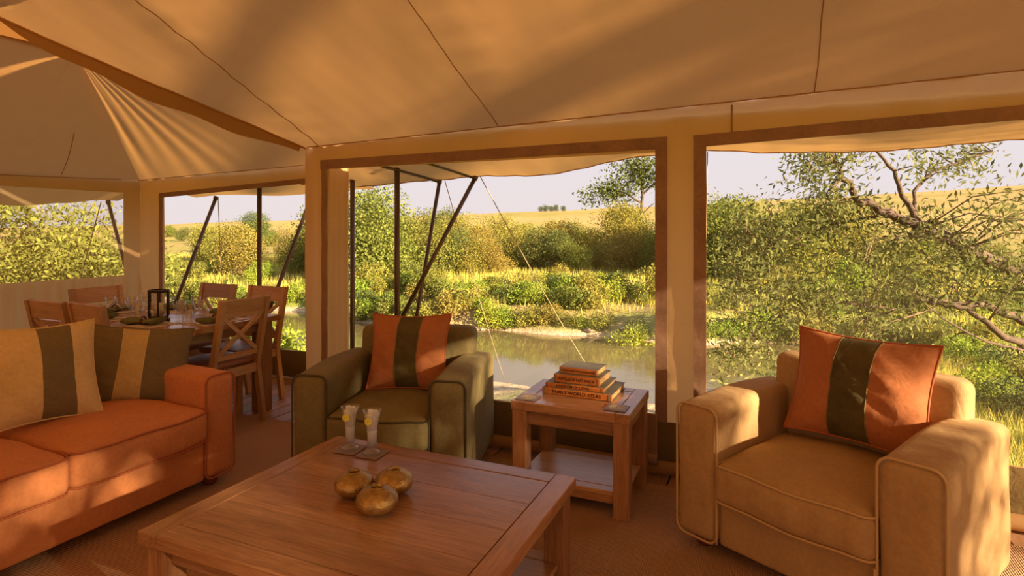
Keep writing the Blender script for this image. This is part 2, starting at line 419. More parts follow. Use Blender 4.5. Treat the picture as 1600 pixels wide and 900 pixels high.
# ------------------------------------------------------------------ the tent
def fine(lo, hi, step, breaks=()):
    b = sorted(set([lo, hi] + [x for x in breaks if lo < x < hi])); L = []
    for a, c in zip(b[:-1], b[1:]):
        k = max(1, int(round((c - a) / step)))
        L += [a + (c - a) * i / k for i in range(k)]
    return L + [hi]
def sheet(name, S, T, fn, mat, hole=None, parent=None):
    V = []; F = []; nT = len(T)
    for s_ in S:
        for t_ in T: V.append(fn(s_, t_))
    for i in range(len(S) - 1):
        for j in range(nT - 1):
            if hole and hole((S[i] + S[i + 1]) / 2, (T[j] + T[j + 1]) / 2): continue
            F.append((i * nT + j, (i + 1) * nT + j, (i + 1) * nT + j + 1, i * nT + j + 1))
    return pyobj(name, V, F, mat, parent, True)
def rip(a, b):
    return math.sin(a * 2.1 + 1.3 * math.sin(b * 1.7)) * .5 + math.sin(a * 5.3 + b * 3.1) * .3 + math.sin(a * 11.7 - b * 2.3 + 2) * .2
V3 = 3.6
def eave3(u): return 2.095 + 0.0286 * (u + 3.16)
SL = 0.43
RIDGE_V = 0.5
UR = 2.9
# floor: dark joists with one board each
fl = obj('floor', bx(-6.6, 3.05, -2.6, 4.45, -0.16, -0.036), M['sub']); tag(fl, kind='structure')
for k in range(62):
    x0 = -6.6 + k * 0.1557
    o = obj('deck_plank', bx(-0.0735, 0.0735, -3.52, 3.52, -0.0165, 0.0165, bev=0.004, seg=1), M['plank'], fl) if k == 0 else None
    if k == 0: plank_me = o.data
    else: o = link_mesh('deck_plank', plank_me, None, fl)
    o.location = (x0 + 0.0778, 0.925 + random.uniform(-.004, .004), -0.0175 + random.uniform(-.0015, .001))

# river-side wall with its two big openings
def ztop3(u): return 1.912 if u < -0.5 else 1.932 + 0.032 * (u + 0.33)
SILL3 = 0.30
def wall3(u, t):      # t in 0..1 below sill, 1..2 window height, 2..3 header
    if t <= 1: z = SILL3 * t
    elif t <= 2: z = SILL3 + (ztop3(u) - SILL3) * (t - 1)
    else: z = ztop3(u) + (eave3(u) - ztop3(u)) * (t - 2)
    dv = 0.007 * rip(u * 2.0, z * 1.5)
    if t < 1: dv += 0.02 * math.sin(PI * t) + 0.008 * math.sin(u * 19)
    if u < -3.07: dv += 0.016 * math.sin((u + 3.33) * 52 + 0.8 * z)
    if t > 2: dv += 0.010 * math.sin(u * 26 + 3 * math.sin(u * 3)) * math.exp(-((u + 2.6) / 0.9) ** 2) * (3 - t) * 2.0 + 0.006 * math.sin(u * 17)
    return (u, V3 - dv, z)
US = fine(-3.33, UR, 0.05, (-3.085, -0.62, -0.33, 2.7))
TS = fine(0, 1, .1) + fine(1, 2, .04)[1:] + fine(2, 3, .12)[1:]
hole3 = lambda u, t: 1 < t < 2 and (-3.085 < u < -0.62 or -0.33 < u < 2.7)
wr_ = sheet('wall_front', US, TS, wall3, M['canvas_wall'], hole3); tag(wr_, kind='structure')
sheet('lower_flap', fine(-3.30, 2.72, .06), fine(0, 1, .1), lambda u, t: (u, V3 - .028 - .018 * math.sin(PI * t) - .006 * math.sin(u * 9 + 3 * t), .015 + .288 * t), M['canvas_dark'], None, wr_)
# rolled hem and hanging strap of the front wall
tubeobj('rolled_hem', [(-3.0 + i * .2, V3 - 0.062, 0.046 + .006 * math.sin(i)) for i in range(29)], 0.038, M['canvas_wall'], wr_, 10)
obj('hanging_strap', bx(-0.71, -0.60, V3 - .085, V3 - .07, 0.10, 0.36, bev=.004), M['strip'], wr_)
tubeobj('strap_roll', [(-0.715, V3 - .10, .10), (-0.595, V3 - .10, .10)], .03, M['strip'], wr_, 10)
tubeobj('wall_seam', [(-0.19, V3 - .012, 2.0), (-0.19, V3 - .012, 2.16)], .006, M['seam'], wr_, 6)

def window(name, corners, mat, strips):
    o = pyobj(name, corners, [(0, 1, 2, 3)], mat); tag(o, kind='structure')
    for (a, b, wdt, nrm) in strips:       # strip from a to b, lying in the wall
        a = Vector(a); b = Vector(b); d = (b - a).normalized(); nrm = Vector(nrm); side = d.cross(nrm).normalized() * wdt / 2
        V = []; n_ = 14; F = []
        for i in range(n_ + 1):
            p = a.lerp(b, i / n_) + nrm * (0.003 * math.sin(i * 1.9))
            V += [p - side, p + side, p + side + nrm * .012, p - side + nrm * .012]
        for i in range(n_):
            for k in range(4):
                F.append((i * 4 + k, i * 4 + (k + 1) % 4, (i + 1) * 4 + (k + 1) % 4, (i + 1) * 4 + k))
        F += [(3, 2, 1, 0), tuple(n_ * 4 + k for k in range(4))]
        pyobj('webbing_strip', V, F, M['strip'], o)
    return o
nv = (0, -1, 0); y3 = V3 - 0.012
window('window_1', [(-3.085, V3, SILL3), (-0.62, V3, SILL3), (-0.62, V3, ztop3(-1)), (-3.085, V3, ztop3(-1))], M['screen'],
       [((-3.16, y3 - .01, 1.945), (-0.55, y3, 1.965), .07, nv), ((-0.585, y3, .28), (-0.585, y3, 2.0), .07, nv), ((-3.115, y3 - .02, .28), (-3.115, y3 - .02, 1.94), .05, nv)])
window('window_2', [(-0.33, V3, SILL3), (2.7, V3, SILL3), (2.7, V3, ztop3(2.7)), (-0.33, V3, ztop3(-.33))], M['screen'],
       [((-0.40, y3 - .003, 1.962), (2.75, y3 - .003, 2.065), .07, nv), ((-0.365, y3, .28), (-0.365, y3, 1.93), .07, nv)])

# return wall at the step between lounge and dining bay
RT = sheet('wall_return', fine(0, 1, .05), fine(0, 2.2, .1),
           lambda s, z: (-3.33 - .27 * s + .010 * math.sin(s * 40), V3 + .82 * s, min(z, 2.09)), M['canvas_wall']); tag(RT, kind='structure')
# dining bay: far wall and left wall
V2 = 4.42; U1 = -6.5
def eave2(u): return 2.0 + 0.028 * (u - U1)
def ztop2(u): return 1.80 + 0.045 * (u + 6.1)
SILL2 = 0.27
def wall2(u, t):
    if t <= 1: z = SILL2 * t
    elif t <= 2: z = SILL2 + (ztop2(u) - SILL2) * (t - 1)
    else: z = ztop2(u) + (eave2(u) - ztop2(u)) * (t - 2)
    dv = 0.006 * rip(u * 2.2, z * 1.4) + (0.02 * math.sin(PI * t) if t < 1 else 0)
    if u < -6.1: dv += 0.012 * math.sin(u * 30)
    return (u, V2 - dv, z)
w2 = sheet('wall_back', fine(U1, -3.58, .06, (-6.11, -3.74)), TS, wall2, M['canvas_wall'], lambda u, t: 1 < t < 2 and -6.11 < u < -3.74); tag(w2, kind='structure')
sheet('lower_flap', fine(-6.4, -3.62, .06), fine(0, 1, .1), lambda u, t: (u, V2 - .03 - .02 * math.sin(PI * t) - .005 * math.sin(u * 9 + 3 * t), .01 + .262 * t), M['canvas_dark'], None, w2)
y2 = V2 - .012
window('window_3', [(-6.11, V2, SILL2), (-3.74, V2, SILL2), (-3.74, V2, ztop2(-3.74)), (-6.11, V2, ztop2(-6.11))], M['screen'],
       [((-6.15, y2, 1.82), (-3.70, y2, 1.93), .05, nv), ((-6.13, y2, .25), (-6.13, y2, 1.82), .05, nv)])
def ztopL(v): return 1.85
def eaveL(v): return 2.0 - 0.035 * (V2 - v) if v > 1.9 else 2.95
def wallL(v, t):
    if t <= 1: z = 0.945 * t
    elif t <= 2: z = 0.945 + (1.85 - 0.945) * (t - 1)
    else: z = 1.85 + (eaveL(v) - 1.85) * (t - 2)
    du = 0.006 * rip(v * 2.2, z * 1.4)
    if t < 1: du += 0.036 * math.sin(v * 46 + 2 * math.sin(v * 5)) * (0.35 + 0.65 * t) * min(1, 4 * (1 - t) + .5)
    return (U1 + du, v, z)
wl = sheet('wall_left', fine(-2.4, V2, .03, (1.0, 1.9, 4.235)), fine(0, 1, .08) + fine(1, 2, .08)[1:] + fine(2, 3, .25)[1:], wallL, M['canvas_wall'], lambda v, t: 1 < t < 2 and 1.0 < v < 4.235); tag(wl, kind='structure')
window('window_4', [(U1, 1.0, .945), (U1, 4.235, .945), (U1, 4.235, 1.85), (U1, 1.0, 1.85)], M['screen_dense'], [])
# right wall, out of view: added to block the low sun, opening lets patches in
def zr(v): return eave3(UR) + SL * (V3 - v if v > RIDGE_V else V3 - RIDGE_V - (RIDGE_V - v))
def wallR(v, t):
    if t <= 1: z = 0.45 * t
    elif t <= 2: z = 0.45 + 1.65 * (t - 1)
    else: z = 2.1 + (zr(v) - 2.1) * (t - 2)
    return (UR + .006 * rip(v * 2, z), v, z)
wR = sheet('wall_right_unseen', fine(-2.5, V3, .12, (-.4, 3.2)), fine(0, 3, .12, (1, 2)), wallR, M['canvas_wall'], lambda v, t: 1 < t < 2 and -.4 < v < 3.2); tag(wR, kind='structure')

# unseen rear wall behind the camera, added to cut fill light; one opening
def wallB(u, t):
    z = 0.95 * t if t <= 1 else (0.95 + 0.95 * (t - 1) if t <= 2 else 1.9 + (2.24 - 1.9) * (t - 2))
    return (u, -2.42 + .008 * rip(u * 2, z), z)
wB = sheet('wall_rear_unseen', fine(-6.5, UR, .15, (-2.2, 1.6)), fine(0, 3, .12, (1, 2)), wallB, M['canvas_wall'], lambda u, t: 1 < t < 2 and -2.2 < u < 1.6); tag(wB, kind='structure')
# roof of the lounge: two slopes and a ridge
def left_edge(v):
    if v > 1.95: return -3.33 - (V3 - v) * (0.97 / 1.65)
    return -6.5 if v < 1.9 else -6.5 + (v - 1.9) / .05 * 2.2
def roofz(u, v):
    z = eave3(max(u, -3.4)) + SL * (V3 - v)
    s_ = (u + 3.16) / 1.67
    sag = abs(math.sin(PI * s_)) * 0.035 * math.sin(PI * min(1, max(0, (V3 - v) / 3.1)))
    return z - sag + 0.004 * rip(u * 3, v * 2) + .006 * math.exp(-((s_ - round(s_)) * 8) ** 2) * math.sin(v * 31)
def roofA(s, t):
    v = V3 - 3.1 * t; u0 = left_edge(v); u = u0 + (3.05 - u0) * s
    return (u, v, roofz(u, v))
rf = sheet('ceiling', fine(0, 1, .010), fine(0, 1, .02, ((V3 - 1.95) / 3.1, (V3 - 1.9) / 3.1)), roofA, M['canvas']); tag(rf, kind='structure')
sheet('back_slope', fine(0, 1, .1), fine(0, 1, .1), lambda s, t: (-6.5 + 9.55 * s, RIDGE_V - 3.0 * t, eave3(-6.5 + 9.55 * s if s > .33 else -3.4) + SL * (3.1 - 3.0 * t)), M['canvas'], None, rf)
for us in (-3.19, -1.66, 0.23, 1.9):
    pts = [(us + .004 * math.sin(i * .8), V3 - .02 - i * .1, roofz(us, V3 - .02 - i * .1) - .004) for i in range(30)]
    tubeobj('roof_seam', pts, .003, M['seam'], rf, 6)
tubeobj('roof_edge_piping', [(left_edge(v), v, roofz(left_edge(v), v) - .006) for v in [V3 - i * .08 for i in range(21)]], .007, M['seam'], rf, 8)
tubeobj('eave_seam', [(-3.3 + i * .2, V3 - .02, eave3(-3.3 + i * .2) - .002) for i in range(31)], .0035, M['seam'], rf, 6)
def shade_strip(s, t):
    v = V3 - .03 - 1.66 * s; u = left_edge(v); h = .11 * math.sin(PI * min(1, .06 + s)) ** .6
    return (u - .03 * t, v, roofz(u, v) - h * t + .012 * math.sin(s * 21) * t)
sheet('valley_shade_strip', fine(0, 1, .04), fine(0, 1, .2), shade_strip, M['canvas_shade'], None, rf)  # dark strip added to stand for the shaded band below the valley edge
# roof of the dining bay: hip end, left slope and the soffit towards the lounge
AP = Vector((-4.92, 2.84, 2.80)); CL = Vector((U1, V2, 2.0)); CR = Vector((-3.52, V2, 2.085))
def fold(p, ang):
    """creases fanning out from the hip apex"""
    r = (Vector((p.x, p.y, 0)) - Vector((AP.x, AP.y, 0))).length
    env = math.sin(PI * min(1, r / 2.25)) ** .8 if r < 2.25 else 0
    c = 0.026 * math.sin(ang * 31 + .6 + .5 * r) * math.exp(-((ang - .06) / .075) ** 2) + 0.007 * math.sin(ang * 47 + 1 + 5 * r) * math.exp(-((ang - .40) / .25) ** 2) + .006 * math.sin(ang * 22) * math.exp(-((ang + .2) / .2) ** 2)
    return p + Vector((0, 0, c * env))
def hip2(s, t):
    e_ = CL.lerp(CR, s); p = e_.lerp(AP, t)
    return fold(p, s * 1.1) - Vector((0, 0, .05 * math.sin(PI * t) * math.sin(PI * s)))
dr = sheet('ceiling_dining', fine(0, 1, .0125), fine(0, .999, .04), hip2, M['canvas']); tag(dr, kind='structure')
def slopeL(s, t):
    v_e = V2 - 3.0 * s; e_ = Vector((U1, v_e, eaveL(max(v_e, 1.91)))); top = Vector((AP.x, min(AP.y, AP.y - (3.0 * s - 1.58) if 3 * s > 1.58 else AP.y), AP.z))
    k_ = min(1, max(0, (3 * s - 1.50) / .35)); p = e_.lerp(top, t * (1 + .22 * k_))
    return fold(p, -s * 0.6) - Vector((0, 0, .06 * math.sin(PI * t) * math.sin(PI * min(1, s * 1.2))))
sheet('left_slope', fine(0, 1, .02), fine(0, 1, .04), slopeL, M['canvas'], None, dr)
def soffit(s, t):
    v = V3 - 1.65 * s; a = Vector((left_edge(v + 1e-6), v, roofz(left_edge(v + 1e-6), v) + .01)); b = CR.lerp(AP, s)
    return a.lerp(b, t)
sheet('valley_soffit', fine(0, 1, .05), fine(0, 1, .1), soffit, M['canvas'], None, dr)
pyobj('ridge_soffit', [(-4.3, 1.95, 2.82), tuple(AP), (-4.92, 1.42, 2.8), (-4.92, 1.42, 3.0), (-4.3, 1.42, 3.05)], [(0, 1, 2), (0, 2, 4)], M['canvas'], dr)
tubeobj('soffit_seam', [tuple(soffit(i / 16, 1.0) - Vector((0, 0, .008))) for i in range(17)], .006, M['seam'], dr, 6)
tubeobj('slope_seam', [tuple(Vector(slopeL(.27 - .004 * i, .03 + .05 * i)) - Vector((0, 0, .004))) for i in range(10)], .003, M['seam'], dr, 6)
tubeobj('dining_eave_seam', [(U1 + .02, 1.95 + i * .25, eaveL(1.95 + i * .25) - .002) for i in range(10)], .0035, M['seam'], dr, 6)
tubeobj('dining_eave_seam', [(U1 + i * .3, V2 - .02, eave2(U1 + i * .3) - .002) for i in range(11)], .0035, M['seam'], dr, 6)

# awnings outside, with struts, poles and guy ropes
def poly(u, pts):
    for (a, za), (b, zb) in zip(pts[:-1], pts[1:]):
        if a <= u <= b: k = (u - a) / (b - a); k = k * k * (3 - 2 * k); return za + (zb - za) * k
    return pts[0][1] if u < pts[0][0] else pts[-1][1]
EDGE = [(-4.6, 1.93), (-3.9, 1.885), (-2.87, 1.925), (-2.48, 1.945), (-1.9, 1.93), (-0.84, 2.06), (-0.44, 2.075), (0.1, 2.03), (0.7, 2.01), (1.6, 2.045), (3.2, 2.10)]
def awn(s, t):
    u = -4.6 + 7.7 * s; z1 = 2.12 if u > -3.3 else 2.05; v0 = V3 + .02 if u > -3.33 else V2 + .05
    return (u, v0 + (4.9 - v0) * t, z1 + (poly(u, EDGE) - z1) * t - .035 * math.sin(PI * t) * abs(math.sin(u * 1.7)) + .004 * math.sin(u * 23 + t * 6))
aw = sheet('canvas_awning', fine(0, 1, .012), fine(0, 1, .1), awn, M['canvas_fly'])
tag(aw, 'tan canvas awning sticking out above the two big river-side openings', 'awning')
tubeobj('hem', [awn(i / 80, 1.0) for i in range(81)], .008, M['canvas_fly'], aw, 6)
aw2 = sheet('canvas_awning', fine(0, 1, .03), fine(0, 1, .1), lambda s, t: (-6.9 + 2.9 * s, V2 + .03 + 1.0 * t, 2.02 + (1.865 + .02 * s + .02 * math.sin(s * 9) - 2.02) * t), M['canvas_fly'])
tag(aw2, 'narrow canvas awning above the opening behind the dining table', 'awning')
EDGL = [(0.5, 1.74), (3.0, 1.73), (3.7, 1.70), (4.1, 1.745), (4.55, 1.80), (4.75, 1.80), (4.95, 1.74), (5.6, 1.66)]
aw3 = sheet('canvas_awning', fine(0, 1, .02), fine(0, 1, .1), lambda s, t: (U1 - .03 - .87 * t, .5 + 4.25 * s, 2.0 + (poly(.5 + 4.25 * s, EDGL) - 2.0) * t), M['canvas_fly'])
tag(aw3, 'scalloped canvas awning over the mesh window of the left wall', 'awning')
def pole(a, b, r, label, group='dark awning poles'):
    o = tubeobj('awning_pole', [a, b], r, M['pole'], None, 12)
    d = (Vector(b) - Vector(a)).normalized()
    tubeobj('end_cap', [Vector(b) - d * .03, Vector(b) + d * .004], r * 1.35, M['pole'], o, 12)
    return tag(o, label, 'pole', group)
pole((-2.96, 4.3, -.02), (-2.96, 4.3, 2.06), .024, 'upright dark pole right behind the cushion of the olive armchair')
pole((-3.80, 4.75, -.6), (-3.80, 4.75, 2.0), .024, 'upright dark pole nearest the light canvas edge of the river opening')
pole((-2.96, 4.32, .62), (-2.49, 4.88, 1.935), .020, 'slanting dark strut crossing in front, leaning right to the awning edge')
pole((-3.27, 4.75, -.5), (-2.875, 4.88, 1.915), .018, 'thinner slanting strut behind, steeper of the two crossing struts')
pole((-2.87, 4.88, 1.90), (-3.05, 3.66, 2.03), .014, 'spreader bar under the awning from the steeper strut')
pole((-2.49, 4.88, 1.92), (-2.62, 3.66, 2.04), .012, 'spreader bar under the awning from the longer strut')
pole((-5.31, 5.0, -.7), (-5.31, 5.0, 1.96), .026, 'upright dark pole outside the opening behind the dining chairs')
pole((-6.52, 4.62, .0), (-6.45, 5.38, 1.86), .022, 'slanting strut seen left in the opening behind the dining table')
pole((-5.18, 4.70, -.1), (-4.87, 5.38, 1.89), .022, 'slanting strut seen right in the opening behind the dining table')
pole((-6.66, 4.55, .3), (-7.38, 4.62, 1.79), .020, 'slanting strut outside the mesh window of the left wall')
def rope(a, b, label, r=.006):
    pts = [Vector(a).lerp(Vector(b), i / 14) - Vector((0, 0, .05 * math.sin(PI * i / 14))) for i in range(15)]
    o = tubeobj('guy_rope', pts, r, M['rope'], None, 6); return tag(o, label, 'rope', 'guy ropes of the awnings')
rope((-2.45, 4.9, 1.935), (-1.98, 7.6, -.72), 'guy rope running down right from the awning towards the books', .0045)
rope((-2.83, 4.9, 1.915), (-3.42, 7.6, -.68), 'thin guy rope running down from the steeper strut', .004)
rope((-.44, 4.9, 2.06), (-.72, 7.4, -.62), 'guy rope at the left edge of the right opening', .004)
rope((-6.44, 5.4, 1.85), (-8.2, 7.0, -.7), 'guy rope hanging behind the dining table opening', .005)
rope((-7.40, 4.55, 1.78), (-9.0, 4.9, -.5), 'guy rope outside the mesh window of the left wall', .006)

# rug
rug = obj('sisal_rug', bx(-3.85, 1.95, -0.9, 3.375, 0.001, 0.011, bev=.003, seg=1), M['sisal'])
tag(rug, 'large brown woven sisal rug under the seating group', 'rug')
RZ = 0.0115

# ------------------------------------------------------------------ tables
def teak_table(name, x0, x1, y0, y1, h, th, rail, leg, inset, boards, apron, shelf_z, label, cat='table'):
    t = empty(name, ((x0 + x1) / 2, (y0 + y1) / 2, RZ)); tag(t, label, cat)
    hx, hy = (x1 - x0) / 2, (y1 - y0) / 2; h -= RZ
    def pc(nm, a, b, c, d, e_, f, mat, bev=.004):
        # each piece keeps its own origin so that its grain differs
        o = obj(nm, bx(-(b - a) / 2, (b - a) / 2, -(d - c) / 2, (d - c) / 2, -(f - e_) / 2, (f - e_) / 2, bev=bev), M[mat], t)
        o.location = ((a + b) / 2, (c + d) / 2, (e_ + f) / 2); return o
    pc('side_rail', -hx, -hx + rail, -hy, hy, h - th, h, 'teak_y'); pc('side_rail', hx - rail, hx, -hy, hy, h - th, h, 'teak_y')
    pc('end_rail', -hx + rail + .0005, hx - rail - .0005, -hy, -hy + rail, h - th, h, 'teak_x'); pc('end_rail', -hx + rail + .0005, hx - rail - .0005, hy - rail, hy, h - th, h, 'teak_x')
    g = .003; iy0, iy1 = -hy + rail + g, hy - rail - g; bw = (iy1 - iy0) / boards
    for k in range(boards):
        pc('top_board', -hx + rail + g, hx - rail - g, iy0 + k * bw, iy0 + (k + 1) * bw - .0008, h - th + .008, h - .0012, 'teak_x', .0015)
    for sx in (-1, 1):
        for sy in (-1, 1):
            cx, cy = sx * (hx - inset - leg / 2), sy * (hy - inset - leg / 2)
            pc('leg', cx - leg / 2, cx + leg / 2, cy - leg / 2, cy + leg / 2, 0, h - th - .0005, 'teak_z', .005)
    lx, ly = hx - inset - leg, hy - inset - leg
    for s_ in (-1, 1):
        yy = s_ * (hy - inset - leg * .45); pc('apron', -lx, lx, yy - .012, yy + .012, h - th - apron, h - th - .0005, 'teak_x')
        xx = s_ * (hx - inset - leg * .45); pc('apron', xx - .012, xx + .012, -ly, ly, h - th - apron, h - th - .0005, 'teak_y')
    if shelf_z:
        s = pc('shelf', -hx + inset + leg * .3, hx - inset - leg * .3, -ly, ly, shelf_z - .022, shelf_z, 'teak_pale')
        for s_ in (-1, 1):
            pc('shelf', -lx, lx, *( (-hy + inset + leg * .2, -ly - .001) if s_ < 0 else (ly + .001, hy - inset - leg * .2)), shelf_z - .022, shelf_z, 'teak_pale')
            yy = s_ * (hy - inset - leg * .45); pc('stretcher', -lx, lx, yy - .012, yy + .012, shelf_z - .065, shelf_z - .023, 'teak_x')
    return t
teak_table('coffee_table', -1.917, -0.709, 1.295, 2.281, 0.45, 0.045, 0.085, 0.085, 0.018, 4, 0.065, 0.13, 'large teak coffee table with framed top in the middle of the rug')
teak_table('side_table', -1.255, -0.618, 2.865, 3.365, 0.54, 0.048, 0.075, 0.08, 0.006, 3, 0.075, 0.13, 'square teak side table with lower shelf between the two armchairs')

# ------------------------------------------------------------------ upholstery
def bun_foot(parent, x, y, h=.06):
    V, F = lathe([(.028, 0), (.040, .012), (.044, .03), (.038, .05), (.03, h)], 16, True, True)
    pyobj('bun_foot', V, F, M['bun'], parent, True, (x, y, 0))
def seat_cushion(name, hx, hy, hz, crown, mat, pipe, parent, loc, seed=0):
    def fn(x, y, z):
        ex = max(0, 1 - (x / hx) ** 2); ey = max(0, 1 - (y / hy) ** 2)
        if z > 0: z += crown * (ex ** .6) * (ey ** .6) * (z / hz)
        y2_ = y
        if y < 0: y2_ = y - .030 * ex ** .5 * (-y / hy) ** 3 * (1 - .5 * (z / hz) ** 2) - .005 * math.sin(x * 55 + seed) * (1 - (z / hz) ** 2 if abs(z) < hz else 0) * (-y / hy) ** 4
        z += .0035 * math.sin(x * 17 + seed + y * 6) + .003 * math.sin(y * 23 + x * 9)
        return (x, y2_, z)
    V, F = rbox(hx, hy, hz, .035, (20, 14, 4), fn)
    o = pyobj(name, V, F, mat, parent, True, loc)
    for sgn, zz in ((1, hz - .008), (-1, -hz + .010)):
        pts = []
        N = 28
        for i in range(N): pts.append((-hx + 2 * hx * i / N, -hy))
        for i in range(N): pts.append((hx, -hy + 2 * hy * i / N))
        for i in range(N): pts.append((hx - 2 * hx * i / N, hy))
        for i in range(N): pts.append((-hx, hy - 2 * hy * i / N))
        P3 = []
        for x, y in pts:
            # rounded corners
            r = .035; qx = max(-hx + r, min(hx - r, x)); qy = max(-hy + r, min(hy - r, y))
            d = Vector((x - qx, y - qy)); d = d.normalized() * r if d.length > 0 else d
            P3.append(fn(qx + d.x * .97, qy + d.y * .97, zz))
        tubeobj('piping', P3, .0048, pipe, o, 6, True)
    return o
def arm(parent, cx, w, depth, h, z0, mat, pipe, hump=.02):
    hz = (h - z0) / 2; r = .045
    def fn(x, y, z):
        if z > 0: z += hump * math.sin(PI * (y + depth / 2) / depth) * (z / hz)
        x += .003 * math.sin(z * 14 + y * 9)
        return (x, y, z)
    V, F = rbox(w / 2, depth / 2, hz, r, (4, 14, 8), fn)
    o = pyobj('arm', V, F, mat, parent, True, (cx, 0, z0 + hz))
    P3 = []; rr = .045
    for (sx, sz, a0) in ((1, -1, -90), (1, 1, 0), (-1, 1, 90), (-1, -1, 180)):
        for k in range(7):
            a = math.radians(a0 + 15 * k)
            P3.append((sx * (w / 2 - rr) + rr * math.cos(a), -depth / 2 + .012, sz * (hz - rr) + rr * math.sin(a)))
        # straight run subdivided by the tube itself
    tubeobj('piping', P3, .0055, pipe, o, 6, True)
    return o
def armchair(name, loc, rz, mat, pipe, label, w=.98, depth=.86, armw=.20, armh=.64, backh=.81):
    t = empty(name, loc, rz); tag(t, label, 'armchair')
    z0 = .06
    for s_ in (-1, 1):
        arm(t, s_ * (w / 2 - armw / 2), armw, depth, armh, z0, mat, pipe)
        for y in (-depth / 2 + .10, depth / 2 - .10): bun_foot(t, s_ * (w / 2 - .09), y, .072)
    iw = w - 2 * armw
    V, F = rbox(iw / 2 + .003, depth / 2 - .02, .10, .018, (6, 6, 3)); pyobj('seat_base', V, F, mat, t, True, (0, .008, z0 + .10))
    for s_ in (-1, 1): tubeobj('base_piping', [(s_ * (iw / 2 - .004), -depth / 2 + .004, z0 + .012 + i * .03) for i in range(7)], .005, pipe, t, 6)
    def bfn(x, y, z): return (x, y - .012 * (1 - (x / .34) ** 2) + (z + .3) * .07, z + .006 * math.sin(x * 9))
    V, F = rbox(iw / 2 + .09, .085, (backh - .24) / 2, .05, (10, 4, 8), bfn); pyobj('backrest', V, F, mat, t, True, (0, depth / 2 - .11, .24 + (backh - .24) / 2))
    seat_cushion('seat_cushion', iw / 2 - .002, (depth - .12) / 2, .085, .045, mat, pipe, t, (0, -depth / 2 + (depth - .12) / 2 - .012, .345))
    return t
R14 = math.atan2(.239, .947)
armchair('armchair', (-1.915 - .405 * .245, 2.587 + .405 * .97, RZ), R14, M['olive'], M['pipe_dark'], 'dark olive green armchair with piped arms in front of the river opening', w=.977, depth=.81)
R25 = math.radians(-28.5)
armchair('armchair', (.260, 2.893, RZ), R25, M['khaki'], M['pipe_khaki'], 'light khaki armchair at the right, turned towards the coffee table', w=1.04, depth=.81, armw=.205, armh=.65)

# sofa (its front looks towards +X)
SL_, SD = 2.46, .96
sofa = empty('sofa', (-3.29, 2.475 - SL_ / 2, RZ), PI / 2); tag(sofa, 'long terracotta orange sofa along the left side of the rug', 'sofa')
for s_ in (-1, 1):
    arm(sofa, s_ * (SL_ / 2 - .095), .19, SD, .625, .06, M['orange'], M['pipe_orange'], .012)
    for y in (-SD / 2 + .09, SD / 2 - .09): bun_foot(sofa, s_ * (SL_ / 2 - .10), y, .072)
iw = SL_ - .38
V, F = rbox(iw / 2 + .003, SD / 2 - .012, .115, .016, (14, 6, 3)); pyobj('seat_base', V, F, M['orange'], sofa, True, (0, .006, .175))
V, F = rbox(iw / 2 + .01, .095, .25, .05, (16, 4, 8), lambda x, y, z: (x, y + (z + .25) * .10, z)); pyobj('backrest', V, F, M['orange'], sofa, True, (0, SD / 2 - .12, .52))
cw = iw / 3
for k in range(3):
    seat_cushion('seat_cushion', cw / 2 - .003, .385, .085, .055, M['orange'], M['pipe_orange'], sofa, (-iw / 2 + cw * (k + .5), -.115, .366), k * 2.0)

# ------------------------------------------------------------------ throw cushions
def throw_cushion(name, w, h, th, side, mid, pipe, label, stripe=(-.30, .30), ears=.095, seed=0.0, n=26, mid_edge=None):
    def pt(x, y, sgn):
        X = w / 2 * x * (1 - ears * (1 - y * y)); Y = h / 2 * y * (1 - ears * (1 - x * x))
        k = max(0, (1 - x ** 2)) ** .62 * max(0, (1 - y ** 2)) ** .62
        Z = sgn * th / 2 * k
        Z += sgn * .006 * math.sin(9 * x + 5 * y + seed) * k + sgn * .007 * math.sin(21 * y + 4 * x + seed) * max(0, abs(x) - .35) * k + sgn * .004 * math.sin(17 * y * (1 + .2 * x) + 14 * x + seed * 2) * k
        return (X, Y, Z)
    xs = fine(-1, 1, 2 / n, stripe); ys = fine(-1, 1, 2 / n)
    def build(sel, nm, mat, par, off=0.0):
        V = []; F = []
        for sgn in (1, -1):
            base = len(V); m = len(ys)
            for x in xs:
                for y in ys:
                    p = pt(x, y, sgn); V.append((p[0], p[1], p[2] + sgn * off))
            for i in range(len(xs) - 1):
                if not sel((xs[i] + xs[i + 1]) / 2): continue
                for j in range(m - 1):
                    f = (base + i * m + j, base + (i + 1) * m + j, base + (i + 1) * m + j + 1, base + i * m + j + 1)
                    F.append(f if sgn > 0 else f[::-1])
        used = sorted({i for f in F for i in f}); mp = {a: b for b, a in enumerate(used)}
        return pyobj(nm, [V[i] for i in used], [tuple(mp[i] for i in f) for f in F], mat, par, True)
    o = build(lambda x: not (stripe[0] < x < stripe[1]), name, side, None)
    build(lambda x: stripe[0] < x < stripe[1], 'stripe', mid, o)
    if mid_edge:
        for xs_ in stripe:
            for sgn in (1, -1): tubeobj('stripe_edging', [pt(xs_, y, sgn) for y in ys], .0028, mid_edge, o, 5)
    B = [pt(x, -1, 0) for x in xs[:-1]] + [pt(1, y, 0) for y in ys[:-1]] + [pt(x, 1, 0) for x in reversed(xs[1:])] + [pt(-1, y, 0) for y in reversed(ys[1:])]
    tubeobj('piping', B, .005, pipe, o, 6, True)
    return tag(o, label, 'cushion')
